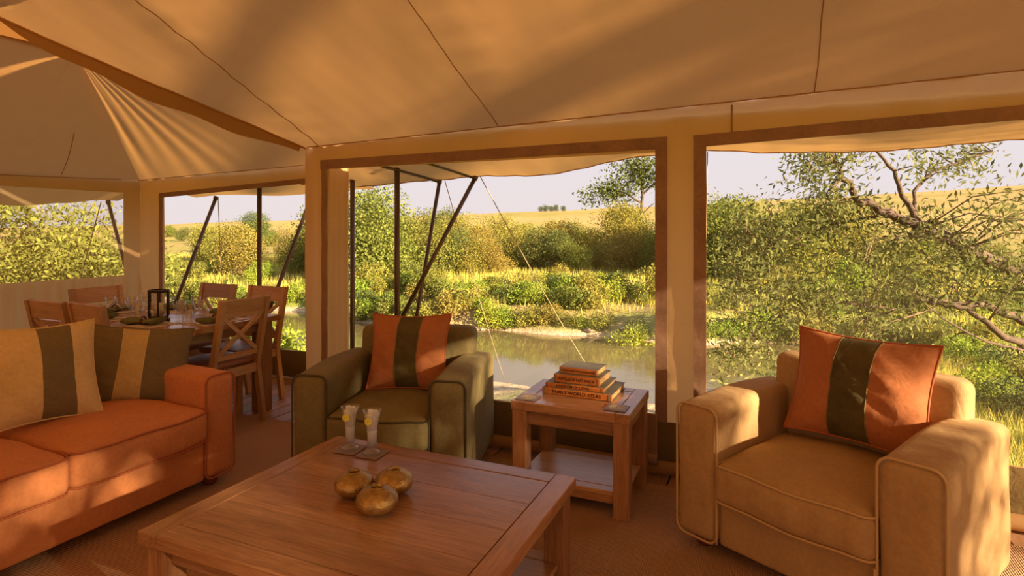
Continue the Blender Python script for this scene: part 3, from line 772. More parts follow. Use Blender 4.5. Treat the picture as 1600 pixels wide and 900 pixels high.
def lean(o, loc, facing, tilt, roll=0.0):
    """stand a cushion up: facing = heading of its front, tilt = leaning back, roll = turn in its own plane"""
    n_ = Vector((math.cos(facing) * math.cos(tilt), math.sin(facing) * math.cos(tilt), math.sin(tilt)))
    xa = Vector((-math.sin(facing), math.cos(facing), 0)); ya = n_.cross(xa)
    X = xa * math.cos(roll) + ya * math.sin(roll); Y = n_.cross(X)
    o.matrix_world = Matrix(((X.x, Y.x, n_.x, loc[0]), (X.y, Y.y, n_.y, loc[1]), (X.z, Y.z, n_.z, loc[2]), (0, 0, 0, 1)))
c1 = throw_cushion('throw_cushion', .51, .47, .21, M['rust'], M['chenille'], M['pipe_orange'], 'rust orange cushion with a green stripe on the olive armchair', (-.24, .34), mid_edge=M['olive'])
lean(c1, (-2.03, 3.075, .695), -PI / 2 + R14, math.radians(17), math.radians(1))
c2 = throw_cushion('throw_cushion', .59, .49, .23, M['rust'], M['chenille'], M['pipe_orange'], 'rust orange cushion with a green stripe on the khaki armchair', (-.30, .26), seed=2.1, mid_edge=M['olive'])
lean(c2, (.37, 3.03, .735), -PI / 2 + R25 + .03, math.radians(18), math.radians(-1))
c3 = throw_cushion('throw_cushion', .46, .50, .21, M['beige'], M['mocha'], M['beige'], 'beige cushion with a brown stripe on the sofa', (-.10, .52), seed=1.0)
lean(c3, (-3.30, 1.755, .735), math.radians(-18), math.radians(20), math.radians(0))
c4_ = throw_cushion('throw_cushion', .53, .46, .20, M['mocha'], M['ochre'], M['mocha'], 'brown cushion with a beige stripe in the sofa corner', (-.36, .12), seed=3.0, mid_edge=M['beige'])
lean(c4_, (-3.32, 2.245, .672), math.radians(-34), math.radians(26), math.radians(-8))
c5 = throw_cushion('throw_cushion', .46, .46, .16, M['sage'], M['chenille'], M['sage'], 'dark green cushion cut off at the left edge of the picture', (-.3, .3), seed=4.0)
lean(c5, (-3.31, 1.20, .665), math.radians(0), math.radians(24), 0)

# ------------------------------------------------------------------ things on the tables
CT, ST = .4502, .5402
def coaster(x, y, z, rz, label, emblem=True, s=.056):
    o = obj('coaster', bx(-s, s, -s, s, 0, .005, bev=.0015, seg=1), M['coaster']); o.location = (x, y, z); o.rotation_euler = (0, 0, rz)
    if emblem:
        J = Join()
        for r0, r1 in ((.036, .041), (.024, .033), (.006, .019)):
            V, F = lathe([(r0, .0051), (r0, .0058), (r1, .0058), (r1, .0051)], 32, False); J.add((V, F))
        J.build('round_emblem', M['emblem'], o, False)
    return tag(o, label, 'coaster')
coaster(-1.183, 2.945, ST, .0, 'leather coaster with round emblem on the front left corner of the side table')
coaster(-0.705, 2.952, ST, .0, 'leather coaster with round emblem on the front right corner of the side table')
coaster(-1.738, 2.155, CT, .12, 'leather coaster under the left drink glass', False)
coaster(-1.612, 2.150, CT, .06, 'leather coaster under the right drink glass', False)
def drink(x, y, z, label, rz):
    t = empty('drink_glass', (x, y, z), rz); tag(t, label, 'glass')
    V, F = lathe([(.040, 0), (.041, .006), (.036, .013), (.018, .020), (.022, .030), (.0235, .09), (.029, .14), (.0415, .193), (.0395, .1935), (.0272, .14), (.0215, .09), (.0200, .034), (.004, .031)], 32)
    pyobj('glass', V, F, M['glass'], t, True)
    V, F = lathe([(.004, .033), (.0193, .036), (.0208, .09), (.0225, .105)], 28, True, True); pyobj('cloudy_drink', V, F, M['cloudy'], t, True)
    V, F = lathe([(.0223, .1055), (.0262, .14), (.0345, .172)], 28, True, True); pyobj('tonic', V, F, M['water_drink'], t, True)
    for k, (a, zz, s) in enumerate(((0.3, .176, .012), (2.4, .180, .011), (4.4, .171, .012))):
        V, F = rbox(s, s, s, .004, (2, 2, 2)); o = pyobj('ice_cube', V, F, M['ice'], t, True, (.015 * math.cos(a), .015 * math.sin(a), zz)); o.rotation_euler = (a, a * 2, a * .7)
    V, F = lathe([(.0005, -.002), (.017, -.002), (.017, .002), (.0005, .002)], 24, True, True)
    o = pyobj('lemon_slice', V, F, M['lemon'], t, False, (.012 * math.cos(-1.9), -.0335, .150)); o.rotation_euler = (math.radians(78), 0, 0)
drink(-1.738, 2.155, CT + .0052, 'tall flared glass with lemon slice, left of the two drinks', .25)
drink(-1.612, 2.150, CT + .0052, 'tall flared glass with lemon slice, right of the two drinks', .25)
def votive(x, y, r, label, rz):
    prof = [(.35 * r, 0)]
    for i in range(1, 20):
        a = -PI / 2 + PI * i / 20 * .955 + .08; prof.append((r * math.cos(a) ** .92, .62 * r * (1 + math.sin(a))))
    top = prof[-1]
    prof += [(.345 * r, 1.225 * r), (.35 * r, 1.255 * r), (.31 * r, 1.255 * r), (.295 * r, 1.12 * r), (.28 * r, .70 * r)]
    V, F = lathe([p for i_, p in enumerate(prof) if p[0] > 0.345 * r or i_ >= 20], 40, True, True)
    o = pyobj('brass_votive', V, F, M['brass'], None, True, (x, y, CT)); o.rotation_euler = (0, 0, rz); tag(o, label, 'candle holder')
    V, F = lathe([(.345 * r, 1.22 * r), (.375 * r, 1.245 * r), (.36 * r, 1.275 * r), (.305 * r, 1.262 * r)], 32, False); pyobj('rim', V, F, M['brass'], o, True)
votive(-1.425, 1.790, .073, 'hammered brass ball votive, left of the three', .4)
votive(-1.300, 1.868, .073, 'hammered brass ball votive, rear right of the three', 1.2)
votive(-1.265, 1.715, .074, 'hammered brass ball votive, nearest of the three', 2.0)

def text_mesh(s, size, width):
    cu = bpy.data.curves.new('lettering', 'FONT'); cu.body = s; cu.size = size; cu.align_x = 'CENTER'; cu.align_y = 'CENTER'; cu.extrude = .0003
    cu.offset = size * .012
    o = bpy.data.objects.new('lettering', cu); COL.objects.link(o); bpy.context.view_layer.update()
    me = bpy.data.meshes.new_from_object(o.evaluated_get(bpy.context.evaluated_depsgraph_get()))
    bpy.data.objects.remove(o); bpy.data.curves.remove(cu)
    xs = [v.co.x for v in me.vertices]; k = width / (max(xs) - min(xs))
    for v in me.vertices: v.co.x *= k
    return me
def book(x, y, z, w, d, h, rz, title, tsize, twidth, label, toff=0.0):
    t = empty('hardback_book', (x, y, z), rz); tag(t, label, 'book')
    obj('cover', bx(-w / 2, w / 2, -d / 2 + .006, d / 2, 0, .004, bev=.001, seg=1), M['book_cover'], t)
    obj('cover', bx(-w / 2, w / 2, -d / 2 + .006, d / 2, h - .004, h, bev=.001, seg=1), M['book_cover'], t)
    obj('page_block', bx(-w / 2 + .006, w / 2 - .006, -d / 2 + .006, d / 2 - .008, .0042, h - .0042), M['paper'], t)
    V, F = rbox(w / 2, .006, h / 2, .005, (4, 2, 4)); pyobj('spine', V, F, M['book_spine'], t, True, (0, -d / 2 + .002, h / 2))
    for sx in (-.46, .455):
        obj('spine_band', bx(sx * w - .003, sx * w + .003, -d / 2 - .0055, -d / 2 - .003, .002, h - .002), M['book_cover'], t)
    o = link_mesh('title_lettering', text_mesh(title, tsize, twidth), M['ink'], t, loc=(toff, -d / 2 - .0044, h / 2)); o.rotation_euler = (PI / 2, 0, 0)
bz = ST
book(-.948, 3.20, bz, .395, .285, .036, -.02, 'FAMILY WORLD ATLAS', .026, .275, 'thick atlas at the bottom of the book pile on the side table')
bz += .0365
book(-.965, 3.205, bz, .335, .265, .024, -.01, 'KINGDOM OF LIONS', .020, .185, 'lion book, second from the bottom of the book pile', -.01)
bz += .0245
book(-.958, 3.205, bz, .265, .22, .044, -.03, 'REPTILES OF EAST AFRICA', .021, .205, 'reptile book, third from the bottom of the book pile')
bz += .0445
book(-.958, 3.215, bz, .222, .17, .034, -.06, 'BIRDS, PLANTS AND WATERFOWL', .012, .19, 'smallest book on top of the book pile on the side table')

# ------------------------------------------------------------------ dining set
DX0, DX1, DY0, DY1, DZ = -5.14, -3.60, 2.69, 3.62, .76
dt = empty('dining_table', ((DX0 + DX1) / 2, (DY0 + DY1) / 2, .0)); tag(dt, 'wooden dining table laid for a meal in the far corner', 'table')
hx, hy = (DX1 - DX0) / 2, (DY1 - DY0) / 2
for k in range(6):
    b0 = -hy + 2 * hy * k / 6
    o = obj('top_board', bx(-hx, hx, -hy / 6 + .0006, hy / 6 - .0006, -.02, .02, bev=.003), M['teak_x'], dt); o.location = (0, b0 + hy / 6, DZ - .02)
for sx in (-1, 1):
    for sy in (-1, 1):
        o = obj('leg', bx(-.055, .055, -.055, .055, 0, DZ - .041, bev=.006), M['teak_z'], dt); o.location = (sx * (hx - .12), sy * (hy - .09), 0)
for s_ in (-1, 1):
    obj('apron', bx(-hx + .18, hx - .18, s_ * (hy - .09) - .012, s_ * (hy - .09) + .012, DZ - .12, DZ - .041), M['teak_x'], dt)
    obj('apron', bx(s_ * (hx - .12) - .012, s_ * (hx - .12) + .012, -hy + .15, hy - .15, DZ - .12, DZ - .041), M['teak_y'], dt)

def bar(p, q, wx, wy, side):
    """straight wooden bar from p to q, wx across 'side', wy in depth"""
    p, q = Vector(p), Vector(q); d = (q - p).normalized(); s = Vector(side); s = (s - d * s.dot(d)).normalized(); n_ = d.cross(s)
    V = []
    for c in (p, q):
        for a, b in ((-1, -1), (1, -1), (1, 1), (-1, 1)): V.append(c + s * a * wx / 2 + n_ * b * wy / 2)
    return V, [(3, 2, 1, 0), (4, 5, 6, 7), (0, 1, 5, 4), (1, 2, 6, 5), (2, 3, 7, 6), (3, 0, 4, 7)]
def make_chair():
    t = empty('dining_chair'); W_, D_, SH, HT = .43, .42, .455, .95
    X = (1, 0, 0)
    for s_ in (-1, 1):
        x = s_ * (W_ / 2 - .02)
        J = Join(); P = [(x, -D_ / 2 - .05, 0), (x, -D_ / 2 + .012, SH - .05), (x, -D_ / 2 + .008, SH + .04), (x, -D_ / 2 - .085, HT)]
        for a, b in zip(P[:-1], P[1:]): J.add(bar(a, b, .036, .042, X))
        J.build('back_leg', M['chairwood_z'], t, False)
        pyobj('front_leg', *bar((x, D_ / 2 - .02, 0), (x, D_ / 2 - .02, SH - .045), .04, .04, X), M['chairwood_z'], t)
        pyobj('side_rail', *bar((x, -D_ / 2 + .03, SH - .045), (x, D_ / 2 - .04, SH - .045), .024, .065, X), M['chairwood_y'], t)
    iw_ = W_ - .076
    yb = lambda z: -D_ / 2 + .008 - .093 * (z - SH - .04) / (HT - SH - .04)
    nrm = Vector((0, (HT - SH - .04), .093)).normalized()
    pyobj('top_rail', *bar((-iw_ / 2, yb(.885), .885), (iw_ / 2, yb(.885), .885), .022, .128, nrm), M['chairwood_x'], t)
    pyobj('lower_rail', *bar((-iw_ / 2, yb(.535), .535), (iw_ / 2, yb(.535), .535), .022, .035, nrm), M['chairwood_x'], t)
    for s_ in (-1, 1):
        pyobj('cross_brace', *bar((-s_ * (iw_ / 2 - .012), yb(.555) + .003 * s_, .555), (s_ * (iw_ / 2 - .012), yb(.818) + .003 * s_, .818), .016, .028, nrm), M['chairwood_x'], t)
    pyobj('front_rail', *bar((-iw_ / 2, D_ / 2 - .02, SH - .045), (iw_ / 2, D_ / 2 - .02, SH - .045), .024, .065, (0, 1, 0)), M['chairwood_x'], t)
    pyobj('back_rail', *bar((-iw_ / 2, -D_ / 2 + .012, SH - .045), (iw_ / 2, -D_ / 2 + .012, SH - .045), .024, .065, (0, 1, 0)), M['chairwood_x'], t)
    V, F = rbox(W_ / 2 + .006, D_ / 2 - .008, .023, .018, (8, 8, 2), lambda x, y, z: (x, y, z + (.012 * (1 - (x / .22) ** 2) * (1 - (y / .21) ** 2) if z > 0 else 0)))
    pyobj('seat_pad', V, F, M['leather'], t, True, (0, .022, SH + .012))
    return t
chair0 = make_chair()
# position of the backrest, heading of the sitter
for i, (x, y, hd, lb) in enumerate((
        (-3.50, 3.13, 180, 'cross-back dining chair at the right end of the table, behind the orange sofa arm'),
        (-4.02, 3.84, -90, 'cross-back dining chair behind the table, in front of the upright pole'),
        (-4.62, 3.84, -90, 'cross-back dining chair behind the table, next to the lantern'),
        (-4.60, 2.50, 90, 'cross-back dining chair on the sofa side of the table, leftmost in the picture'),
        (-4.15, 2.50, 84, 'dark cross-back dining chair on the sofa side, just behind the beige cushion'),
        (-5.26, 3.22, 0, 'pale cross-back dining chair at the far left end against the canvas wall'))):
    o = chair0 if i == 0 else copy_tree(chair0)
    a = math.radians(hd - 90); o.rotation_euler = (0, 0, a)
    dx, dy = -math.sin(a), math.cos(a)          # heading
    o.location = (x + dx * .25, y + dy * .25, .0015)
    if x > -3.9: o.location.z = .002
    tag(o, lb, 'chair', 'dining chairs')

# lantern
lt = empty('lantern', (-4.20, 3.00, DZ + .0005), .35); tag(lt, 'dark metal lantern with glass sides and a candle on the dining table', 'lantern')
V, F = lathe([(.085, 0), (.085, .018), (.070, .024), (.070, .034)], 6, True, True); pyobj('base', V, F, M['iron'], lt)
V, F = lathe([(.074, .215), (.080, .222), (.080, .234), (.060, .236), (.060, .215)], 6, False); pyobj('top_ring', V, F, M['iron'], lt)
for k in range(6):
    a = 2 * PI * k / 6
    pyobj('post', *bar((.070 * math.cos(a), .070 * math.sin(a), .034), (.070 * math.cos(a), .070 * math.sin(a), .216), .012, .012, (math.cos(a), math.sin(a), 0)), M['iron'], lt)
    b = 2 * PI * (k + 1) / 6; q0 = Vector((.067 * math.cos(a), .067 * math.sin(a), 0)); q1 = Vector((.067 * math.cos(b), .067 * math.sin(b), 0)); m0 = q0.lerp(q1, .1); m1 = q0.lerp(q1, .9)
    nn = (q0 + q1).normalized() * .002
    pyobj('glass_pane', [(m0.x, m0.y, .036), (m1.x, m1.y, .036), (m1.x, m1.y, .214), (m0.x, m0.y, .214), (m0.x + nn.x, m0.y + nn.y, .036), (m1.x + nn.x, m1.y + nn.y, .036), (m1.x + nn.x, m1.y + nn.y, .214), (m0.x + nn.x, m0.y + nn.y, .214)],
          [(3, 2, 1, 0), (4, 5, 6, 7), (0, 1, 5, 4), (1, 2, 6, 5), (2, 3, 7, 6), (3, 0, 4, 7)], M['glass'], lt)
V, F = lathe([(.03, .035), (.03, .13), (.026, .134), (.004, .132)], 20, True, True); pyobj('candle', V, F, M['candle'], lt, True)

# place settings
WG, WF = lathe([(.032, 0), (.033, .002), (.006, .006), (.0042, .02), (.0042, .075), (.012, .082), (.030, .10), (.036, .125), (.033, .160), (.0315, .160), (.0342, .125), (.0285, .102), (.004, .086)], 24)
TG, TF = lathe([(.030, 0), (.033, .002), (.037, .095), (.0355, .095), (.0315, .010), (.002, .009)], 20)
SG, SF_ = lathe([(.026, 0), (.027, .002), (.005, .006), (.0045, .05), (.014, .056), (.034, .09), (.041, .135), (.0395, .135), (.032, .091), (.004, .06)], 24)
wine_me = tum_me = gob_me = None
def glassware(kind, x, y, label):
    global wine_me, tum_me, gob_me
    z = DZ + .0006
    if kind == 'wine_glass':
        if wine_me is None: o = pyobj(kind, WG, WF, M['glass'], None, True); wine_me = o.data
        else: o = link_mesh(kind, wine_me)
    elif kind == 'tumbler':
        if tum_me is None: o = pyobj(kind, TG, TF, M['glass'], None, True); tum_me = o.data
        else: o = link_mesh(kind, tum_me)
    else:
        if gob_me is None: o = pyobj(kind, SG, SF_, M['glass'], None, True); gob_me = o.data
        else: o = link_mesh(kind, gob_me)
    o.location = (x, y, z); tag(o, label, 'glass', 'glassware on the dining table'); return o
def napkin(x, y, rz, label):
    t = empty('napkin', (x, y, DZ + .006), rz); tag(t, label, 'napkin', 'olive napkins on the dining table')
    V = []; F = []; n_ = 22; m_ = 10
    for i in range(n_ + 1):
        s = i / n_ * 2 - 1
        wv = .018 + .062 * abs(s) ** .8
        for j in range(m_):
            a = 2 * PI * j / m_
            V.append((s * .115, wv * math.cos(a) * (1 + .1 * math.sin(7 * s + j)), .018 + .02 * (abs(s) ** .5) + (.014 + .024 * abs(s) ** .7) * math.sin(a) + .005 * math.sin(j * 2.5 + s * 8)))
    for i in range(n_):
        for j in range(m_): F.append((i * m_ + j, (i + 1) * m_ + j, (i + 1) * m_ + (j + 1) % m_, i * m_ + (j + 1) % m_))
    F += [tuple(range(m_)), tuple(n_ * m_ + j for j in reversed(range(m_)))]
    zmin = min(v[2] for v in V); pyobj('cloth', [(a, b * 1.15, (c - zmin) * .6) for a, b, c in V], F, M['napkin'], t, True)
    V, F = tube([(0, .026 * math.cos(a), .026 + .026 * math.sin(a)) for a in [2 * PI * k / 16 for k in range(16)]], .007, 8, True); pyobj('napkin_ring', V, F, M['ring'], t, True)
def cutlery(kind, x, y, rz, label):
    V, F = bar((0, -.10, .003), (0, .02, .003), .011, .003, (1, 0, 0)); J = Join().add((V, F))
    if kind == 'table_fork':
        J.add(bar((0, .02, .003), (0, .05, .006), .022, .003, (1, 0, 0)))
        for k in (-1, 0, 1): J.add(bar((k * .008, .05, .006), (k * .008, .095, .006), .004, .003, (1, 0, 0)))
    else: J.add(bar((.003, .02, .003), (.003, .115, .003), .018, .002, (1, 0, 0)))
    o = J.build(kind, M['steel'], None, False); o.location = (x, y, DZ + .0045); o.rotation_euler = (0, 0, rz); tag(o, label, 'cutlery', 'cutlery on the dining table')
def placemat(x, y, rz, label):
    o = obj('place_mat', bx(-.19, .19, -.13, .13, 0, .003, bev=.001, seg=1), M['mat_']); o.location = (x, y, DZ + .0006); o.rotation_euler = (0, 0, rz); tag(o, label, 'place mat', 'place mats on the dining table')
SEATS = [(-3.78, 3.15, 90, 'right end'), (-4.02, 3.44, 180, 'rear right seat'), (-4.62, 3.44, 180, 'rear left seat'), (-4.68, 2.87, 0, 'front left seat'), (-4.12, 2.86, 0, 'front right seat'), (-4.96, 3.15, -90, 'left end')]
for (x, y, a, who) in SEATS:
    r = math.radians(a); ca, sa = math.cos(r), math.sin(r)
    def L(px, py): return (x + ca * px - sa * py, y + sa * px + ca * py)
    placemat(x, y, r, 'woven place mat at the %s of the dining table' % who)
    nx, ny = L(-.02, -.02); napkin(nx, ny, r + .3, 'folded olive napkin in a ring at the %s of the dining table' % who)
    fx, fy = L(-.155, -.02); cutlery('table_fork', fx, fy, r, 'steel fork at the %s of the dining table' % who)
    kx, ky = L(.14, -.02); cutlery('table_knife', kx, ky, r, 'steel knife at the %s of the dining table' % who)
    gx, gy = L(.13, .165); glassware('wine_glass', gx, gy, 'stemmed wine glass at the %s of the dining table' % who)
    gx, gy = L(.20, .12) if a in (90, -90) else L(.215, .15); glassware('tumbler', gx, gy, 'clear tumbler at the %s of the dining table' % who)
    gx, gy = L(.06, .20); glassware('goblet', gx, gy, 'wide goblet at the %s of the dining table' % who)

# ------------------------------------------------------------------ outdoors: land and river
TH = math.radians(23.5); CC, SS = math.cos(TH), math.sin(TH)
def at(px, d):                      # ground position seen in column px at distance d
    x = (px - 800) / 920 * d
    return x * CC - d * SS, x * SS + d * CC
def at3(px, py, d):
    u, v = at(px, d); return Vector((u, v, 1.45 + (358 - py) / 920 * d))
def sstep(a, b, x):
    t = np.clip((x - a) / (b - a), 0, 1); return t * t * (3 - 2 * t)
WATER = -2.55
def vfar(u): return 21.6 + 1.0 * np.sin(u * .21 + 1) + .5 * np.sin(u * .55) + .25 * np.sin(u * 1.3 + 2)
def vnear(u): return 13.9 + .5 * np.sin(u * .25 + 2) + .35 * np.sin(u * .8 + 1) - 1.0 * sstep(-12, -22, u) + 7.2 * sstep(.5, 6, u)
def terrain(u, v):
    u = np.asarray(u, float); v = np.asarray(v, float)
    r = np.hypot(u, v); phi = np.degrees(np.arctan2(u * CC + v * SS, -u * SS + v * CC))
    z = np.full_like(r, -.62)
    z = z + (-2.47 + .62) * sstep(6.0, 10.8, v - np.minimum(vnear(u) - 13.3, 1.0) + .9)
    z = z + .55 * sstep(-.5, 3, u) * sstep(8, 11, v) * (v < 20)
    z = z + (-.75) * sstep(-.9, 1.6, v - vnear(u))
    up = v - vfar(u)
    z = np.where(v > np.maximum(15, vnear(u) + 1.7), -3.1 + .75 * sstep(-1.2, .25, up) + .65 * sstep(.0, 1.3, up) + .15 * sstep(4, 14, up), z)
    crest = 15.5 + .34 * np.clip(phi, -48, 48)
    dist = np.where(v > 0, r, r * 1.0)
    rise = sstep(55, 560, dist)
    z = z + (crest + 1.5) * (rise ** .9) * 1.02
    bumps = .12 * np.sin(u * .7 + v * .4) * np.sin(v * .6 - u * .2) + .05 * np.sin(u * 2.3) * np.sin(v * 2.1)
    bumps = bumps * sstep(9, 14, r) * np.where((v > vnear(u) - 1) & (up < 1.0), .3, 1)
    return z + bumps + .6 * np.sin(u * .05 + 1) * np.sin(v * .043) * sstep(60, 120, r)
def th_(u, v): return float(terrain(u, v))
rad = np.concatenate([np.linspace(.5, 10, 14), np.linspace(10.4, 34, 62), np.geomspace(35, 1400, 60)])
azi = np.linspace(0, 2 * PI, 321)[:-1]
RR, AA = np.meshgrid(rad, azi, indexing='ij')
GU, GV = RR * np.cos(AA), RR * np.sin(AA); GZ = terrain(GU, GV)
nA = len(azi); nR = len(rad)
ii, jj = np.meshgrid(np.arange(nR - 1), np.arange(nA), indexing='ij'); j2 = (jj + 1) % nA
quads = np.stack([ii * nA + jj, (ii + 1) * nA + jj, (ii + 1) * nA + j2, ii * nA + j2], -1).reshape(-1, 4)
def fast_mesh(name, verts, quads):
    me = bpy.data.meshes.new(name); n_ = len(quads)
    me.vertices.add(len(verts)); me.vertices.foreach_set('co', np.asarray(verts, np.float32).ravel())
    me.loops.add(n_ * 4); me.loops.foreach_set('vertex_index', np.asarray(quads, np.int32).ravel())
    me.polygons.add(n_); me.polygons.foreach_set('loop_start', np.arange(0, n_ * 4, 4, dtype=np.int32))
    me.update(calc_edges=True); me.validate(); return me
gr = link_mesh('ground', fast_mesh('ground', np.stack([GU, GV, GZ], -1).reshape(-1, 3), quads), M['ground'], None, True); tag(gr, kind='structure')
wv = [(-170 + 20 * i, 8.0 + j * 3, WATER) for i in range(18) for j in range(7)]
wf = [(i * 7 + j, (i + 1) * 7 + j, (i + 1) * 7 + j + 1, i * 7 + j + 1) for i in range(17) for j in range(6)]
wa = pyobj('river', wv, wf, M['water']); tag(wa, kind='structure')

# ------------------------------------------------------------------ foliage
def rand_dirs(n):
    d = rng.normal(size=(n, 3)); return d / np.linalg.norm(d, axis=1, keepdims=True)
def leaves_mesh(name, C, l, w, bias=None, jitter=.35):
    n = len(C); d = rand_dirs(n)
    if bias is not None: d = d + np.asarray(bias); d /= np.linalg.norm(d, axis=1, keepdims=True)
    s = np.cross(d, rand_dirs(n)); s /= np.linalg.norm(s, axis=1, keepdims=True) + 1e-9
    k = (1 + rng.uniform(-jitter, jitter, (n, 1)))
    L = d * l * k / 2; S = s * w * k / 2
    V = np.stack([C - L, C + S - L * .1, C + L, C - S - L * .1], 1).reshape(-1, 3)
    return fast_mesh(name, V, np.arange(n * 4).reshape(-1, 4))
def blob_points(n, blobs):
    """points near the surface of a union of ellipsoids (cx,cy,cz,rx,ry,rz)"""
    B = np.asarray(blobs, float); wgt = (B[:, 3] * B[:, 4] + B[:, 4] * B[:, 5] + B[:, 3] * B[:, 5]); wgt /= wgt.sum()
    k = rng.choice(len(B), n, p=wgt); d = rand_dirs(n); r = rng.uniform(.62, 1.04, (n, 1)) + (rng.random((n, 1)) < .06) * .12
    return B[k, :3] + d * r * B[k, 3:]
def shrub_kind(h, w, n, leaf, nb, seed, flat=.0):
    r_ = random.Random(seed); bl = []
    for i in range(nb):
        a = r_.uniform(0, 2 * PI); q_ = r_.uniform(.1, .62) * w / 2; s = r_.uniform(.26, .44) * w
        zc = r_.uniform(.22, .72) * h * (1 - .35 * q_ / (w / 2))
        bl.append((q_ * math.cos(a), q_ * math.sin(a), zc, s * r_.uniform(.6, .9), s * r_.uniform(.6, .9), min(zc * .98, s * r_.uniform(.45, .7) + .12 * h)))
    C = blob_points(n, bl); C = C[C[:, 2] > .02]
    fol = leaves_mesh('foliage', C, leaf, leaf * .55)
    J = Join()
    for i in range(5):
        b = bl[i % nb]; J.add(tube([(.04 * math.cos(i * 2), .04 * math.sin(i * 2), -.15), (b[0] * .45, b[1] * .45, b[2] * .5), (b[0], b[1], b[2])], .02 * h, 5, taper=[.022 * h ** .8, .014 * h ** .8, .006 * h ** .8]))
    st = bpy.data.meshes.new('stems'); st.from_pydata([tuple(v) for v in J.V], [], J.F); st.materials.append(M['twig'])
    return fol, st
KINDS = {
    'low': [shrub_kind(1.0, 1.5, 1700, .085, 6, s) for s in (1, 2, 3)],
    'mid': [shrub_kind(2.0, 2.4, 2400, .13, 8, s) for s in (11, 12, 13)],
    'tall': [shrub_kind(4.6, 4.6, 8500, .14, 13, s) for s in (21, 22, 23, 24)],
}
FOL = {}
ZONES = ((262, 'left of the slanting strut'), (400, 'left of the upright pole'), (500, 'right of the upright pole'), (560, 'beside the light canvas edge'), (622, 'between the upright poles'), (690, 'behind the crossing struts'), (760, 'right of the crossing struts'), (840, 'above the side table'), (920, 'above the book pile'), (975, 'right of the book pile'), (1060, 'just left of the canvas post'),
         (1160, 'just right of the canvas post'), (1250, "above the khaki chair's left arm"), (1350, 'left above the khaki chair'), (1470, 'above the right rust cushion'), (9999, 'at the right picture edge'))
LOOK = {'leaf_fresh': 'bright green', 'leaf_green': 'mid-green', 'leaf_gold': 'golden', 'leaf_dark': 'dark green'}
def tell(label, leafm, u, v, sc):
    px = 800 + 920 * (u * CC + v * SS) / max(.1, -u * SS + v * CC)
    zone = next(z for a, z in ZONES if px < a)
    return LOOK[leafm] + ' ' + label + ', ' + zone
def shrub(kind, u, v, sc, leafm, label, group, name='shrub', cat='shrub', sz=None):
    if group: label = tell(label, leafm, u, v, sc)
    vi = random.randrange(len(KINDS[kind])); fol, st = KINDS[kind][vi]
    key = (kind, vi, leafm)
    if key not in FOL:
        me = fol.copy(); me.materials.clear(); me.materials.append(M[leafm]); FOL[key] = me
    t = empty(name, (u, v, th_(u, v) - .05), random.uniform(0, 6.28)); t.scale = (sc, sc, sz or sc); tag(t, label, cat, group)
    link_mesh('foliage', FOL[key], None, t); link_mesh('stems', st, None, t)
    return t
# bushes hanging over the water's edge
u = -42.0
while u < 9:
    if random.random() < .9:
        shrub('low', u, float(vfar(u)) + random.uniform(-.25, .6), random.uniform(.6, 1.1), random.choice(['leaf_fresh', 'leaf_green', 'leaf_green', 'leaf_gold']), "low bush at the far waterline", "bushes at the far water's edge")
    u += random.uniform(.4, .8)
for px, d, s, lm, lb in ((990, 20.6, 1.25, 'leaf_fresh', 'bright green round bush in the water beside the canvas post'), (955, 20.9, .75, 'leaf_gold', 'small yellowish bush left of the bright green bush by the post'), (862, 23.2, .8, 'leaf_gold', 'dry yellowish tuft bush at the waterline above the books'),
                         (712, 25.5, 1.0, 'leaf_fresh', 'flat bright green mound at the waterline right of the olive chair cushion'), (575, 25.5, .9, 'leaf_fresh', 'green mound on the sand beside the upright pole')):
    uu, vv = at(px, d); shrub('low', uu, vv, s, lm, lb, None, sz=s * .8)
# second row and the bank behind
for k in range(120):
    uu = random.uniform(-50, 12); vv = float(vfar(uu)) + random.uniform(1.6, 9) ** 1.0
    shrub(random.choice(['low', 'low', 'low', 'mid']), uu, vv, random.uniform(.5, .95), random.choice(['leaf_green', 'leaf_green', 'leaf_fresh', 'leaf_dark', 'leaf_gold']), 'bush on the grassy far bank', 'bushes on the far bank')
for k in range(64):
    px = random.uniform(545, 1030); d = random.uniform(23.0, 30); uu, vv = at(px, d)
    if vv < float(vfar(uu)) + .4: continue
    shrub('low', uu, vv, random.uniform(.7, 1.2), random.choice(['leaf_green', 'leaf_fresh', 'leaf_fresh', 'leaf_dark', 'leaf_gold']), 'bush on the overgrown far shore', 'bushes on the overgrown far shore')
# the thicket across the river
for row, (d0, d1, n_) in enumerate(((40, 45, 26), (46, 53, 26), (56, 66, 22))):
    for k in range(n_):
        px = 500 + (1330 - 500) * (k + random.uniform(.1, .9)) / n_; d = random.uniform(d0, d1)
        uu, vv = at(px, d); s = random.choice([random.uniform(.45, .75), random.uniform(.7, 1.1)]) + .06 * row
        shrub('tall', uu, vv, s, random.choice(['leaf_green', 'leaf_green', 'leaf_gold', 'leaf_dark', 'leaf_gold']), 'tree in the far thicket', 'thicket across the river', 'bushy_tree', 'tree', s * random.uniform(.85, 1.12))
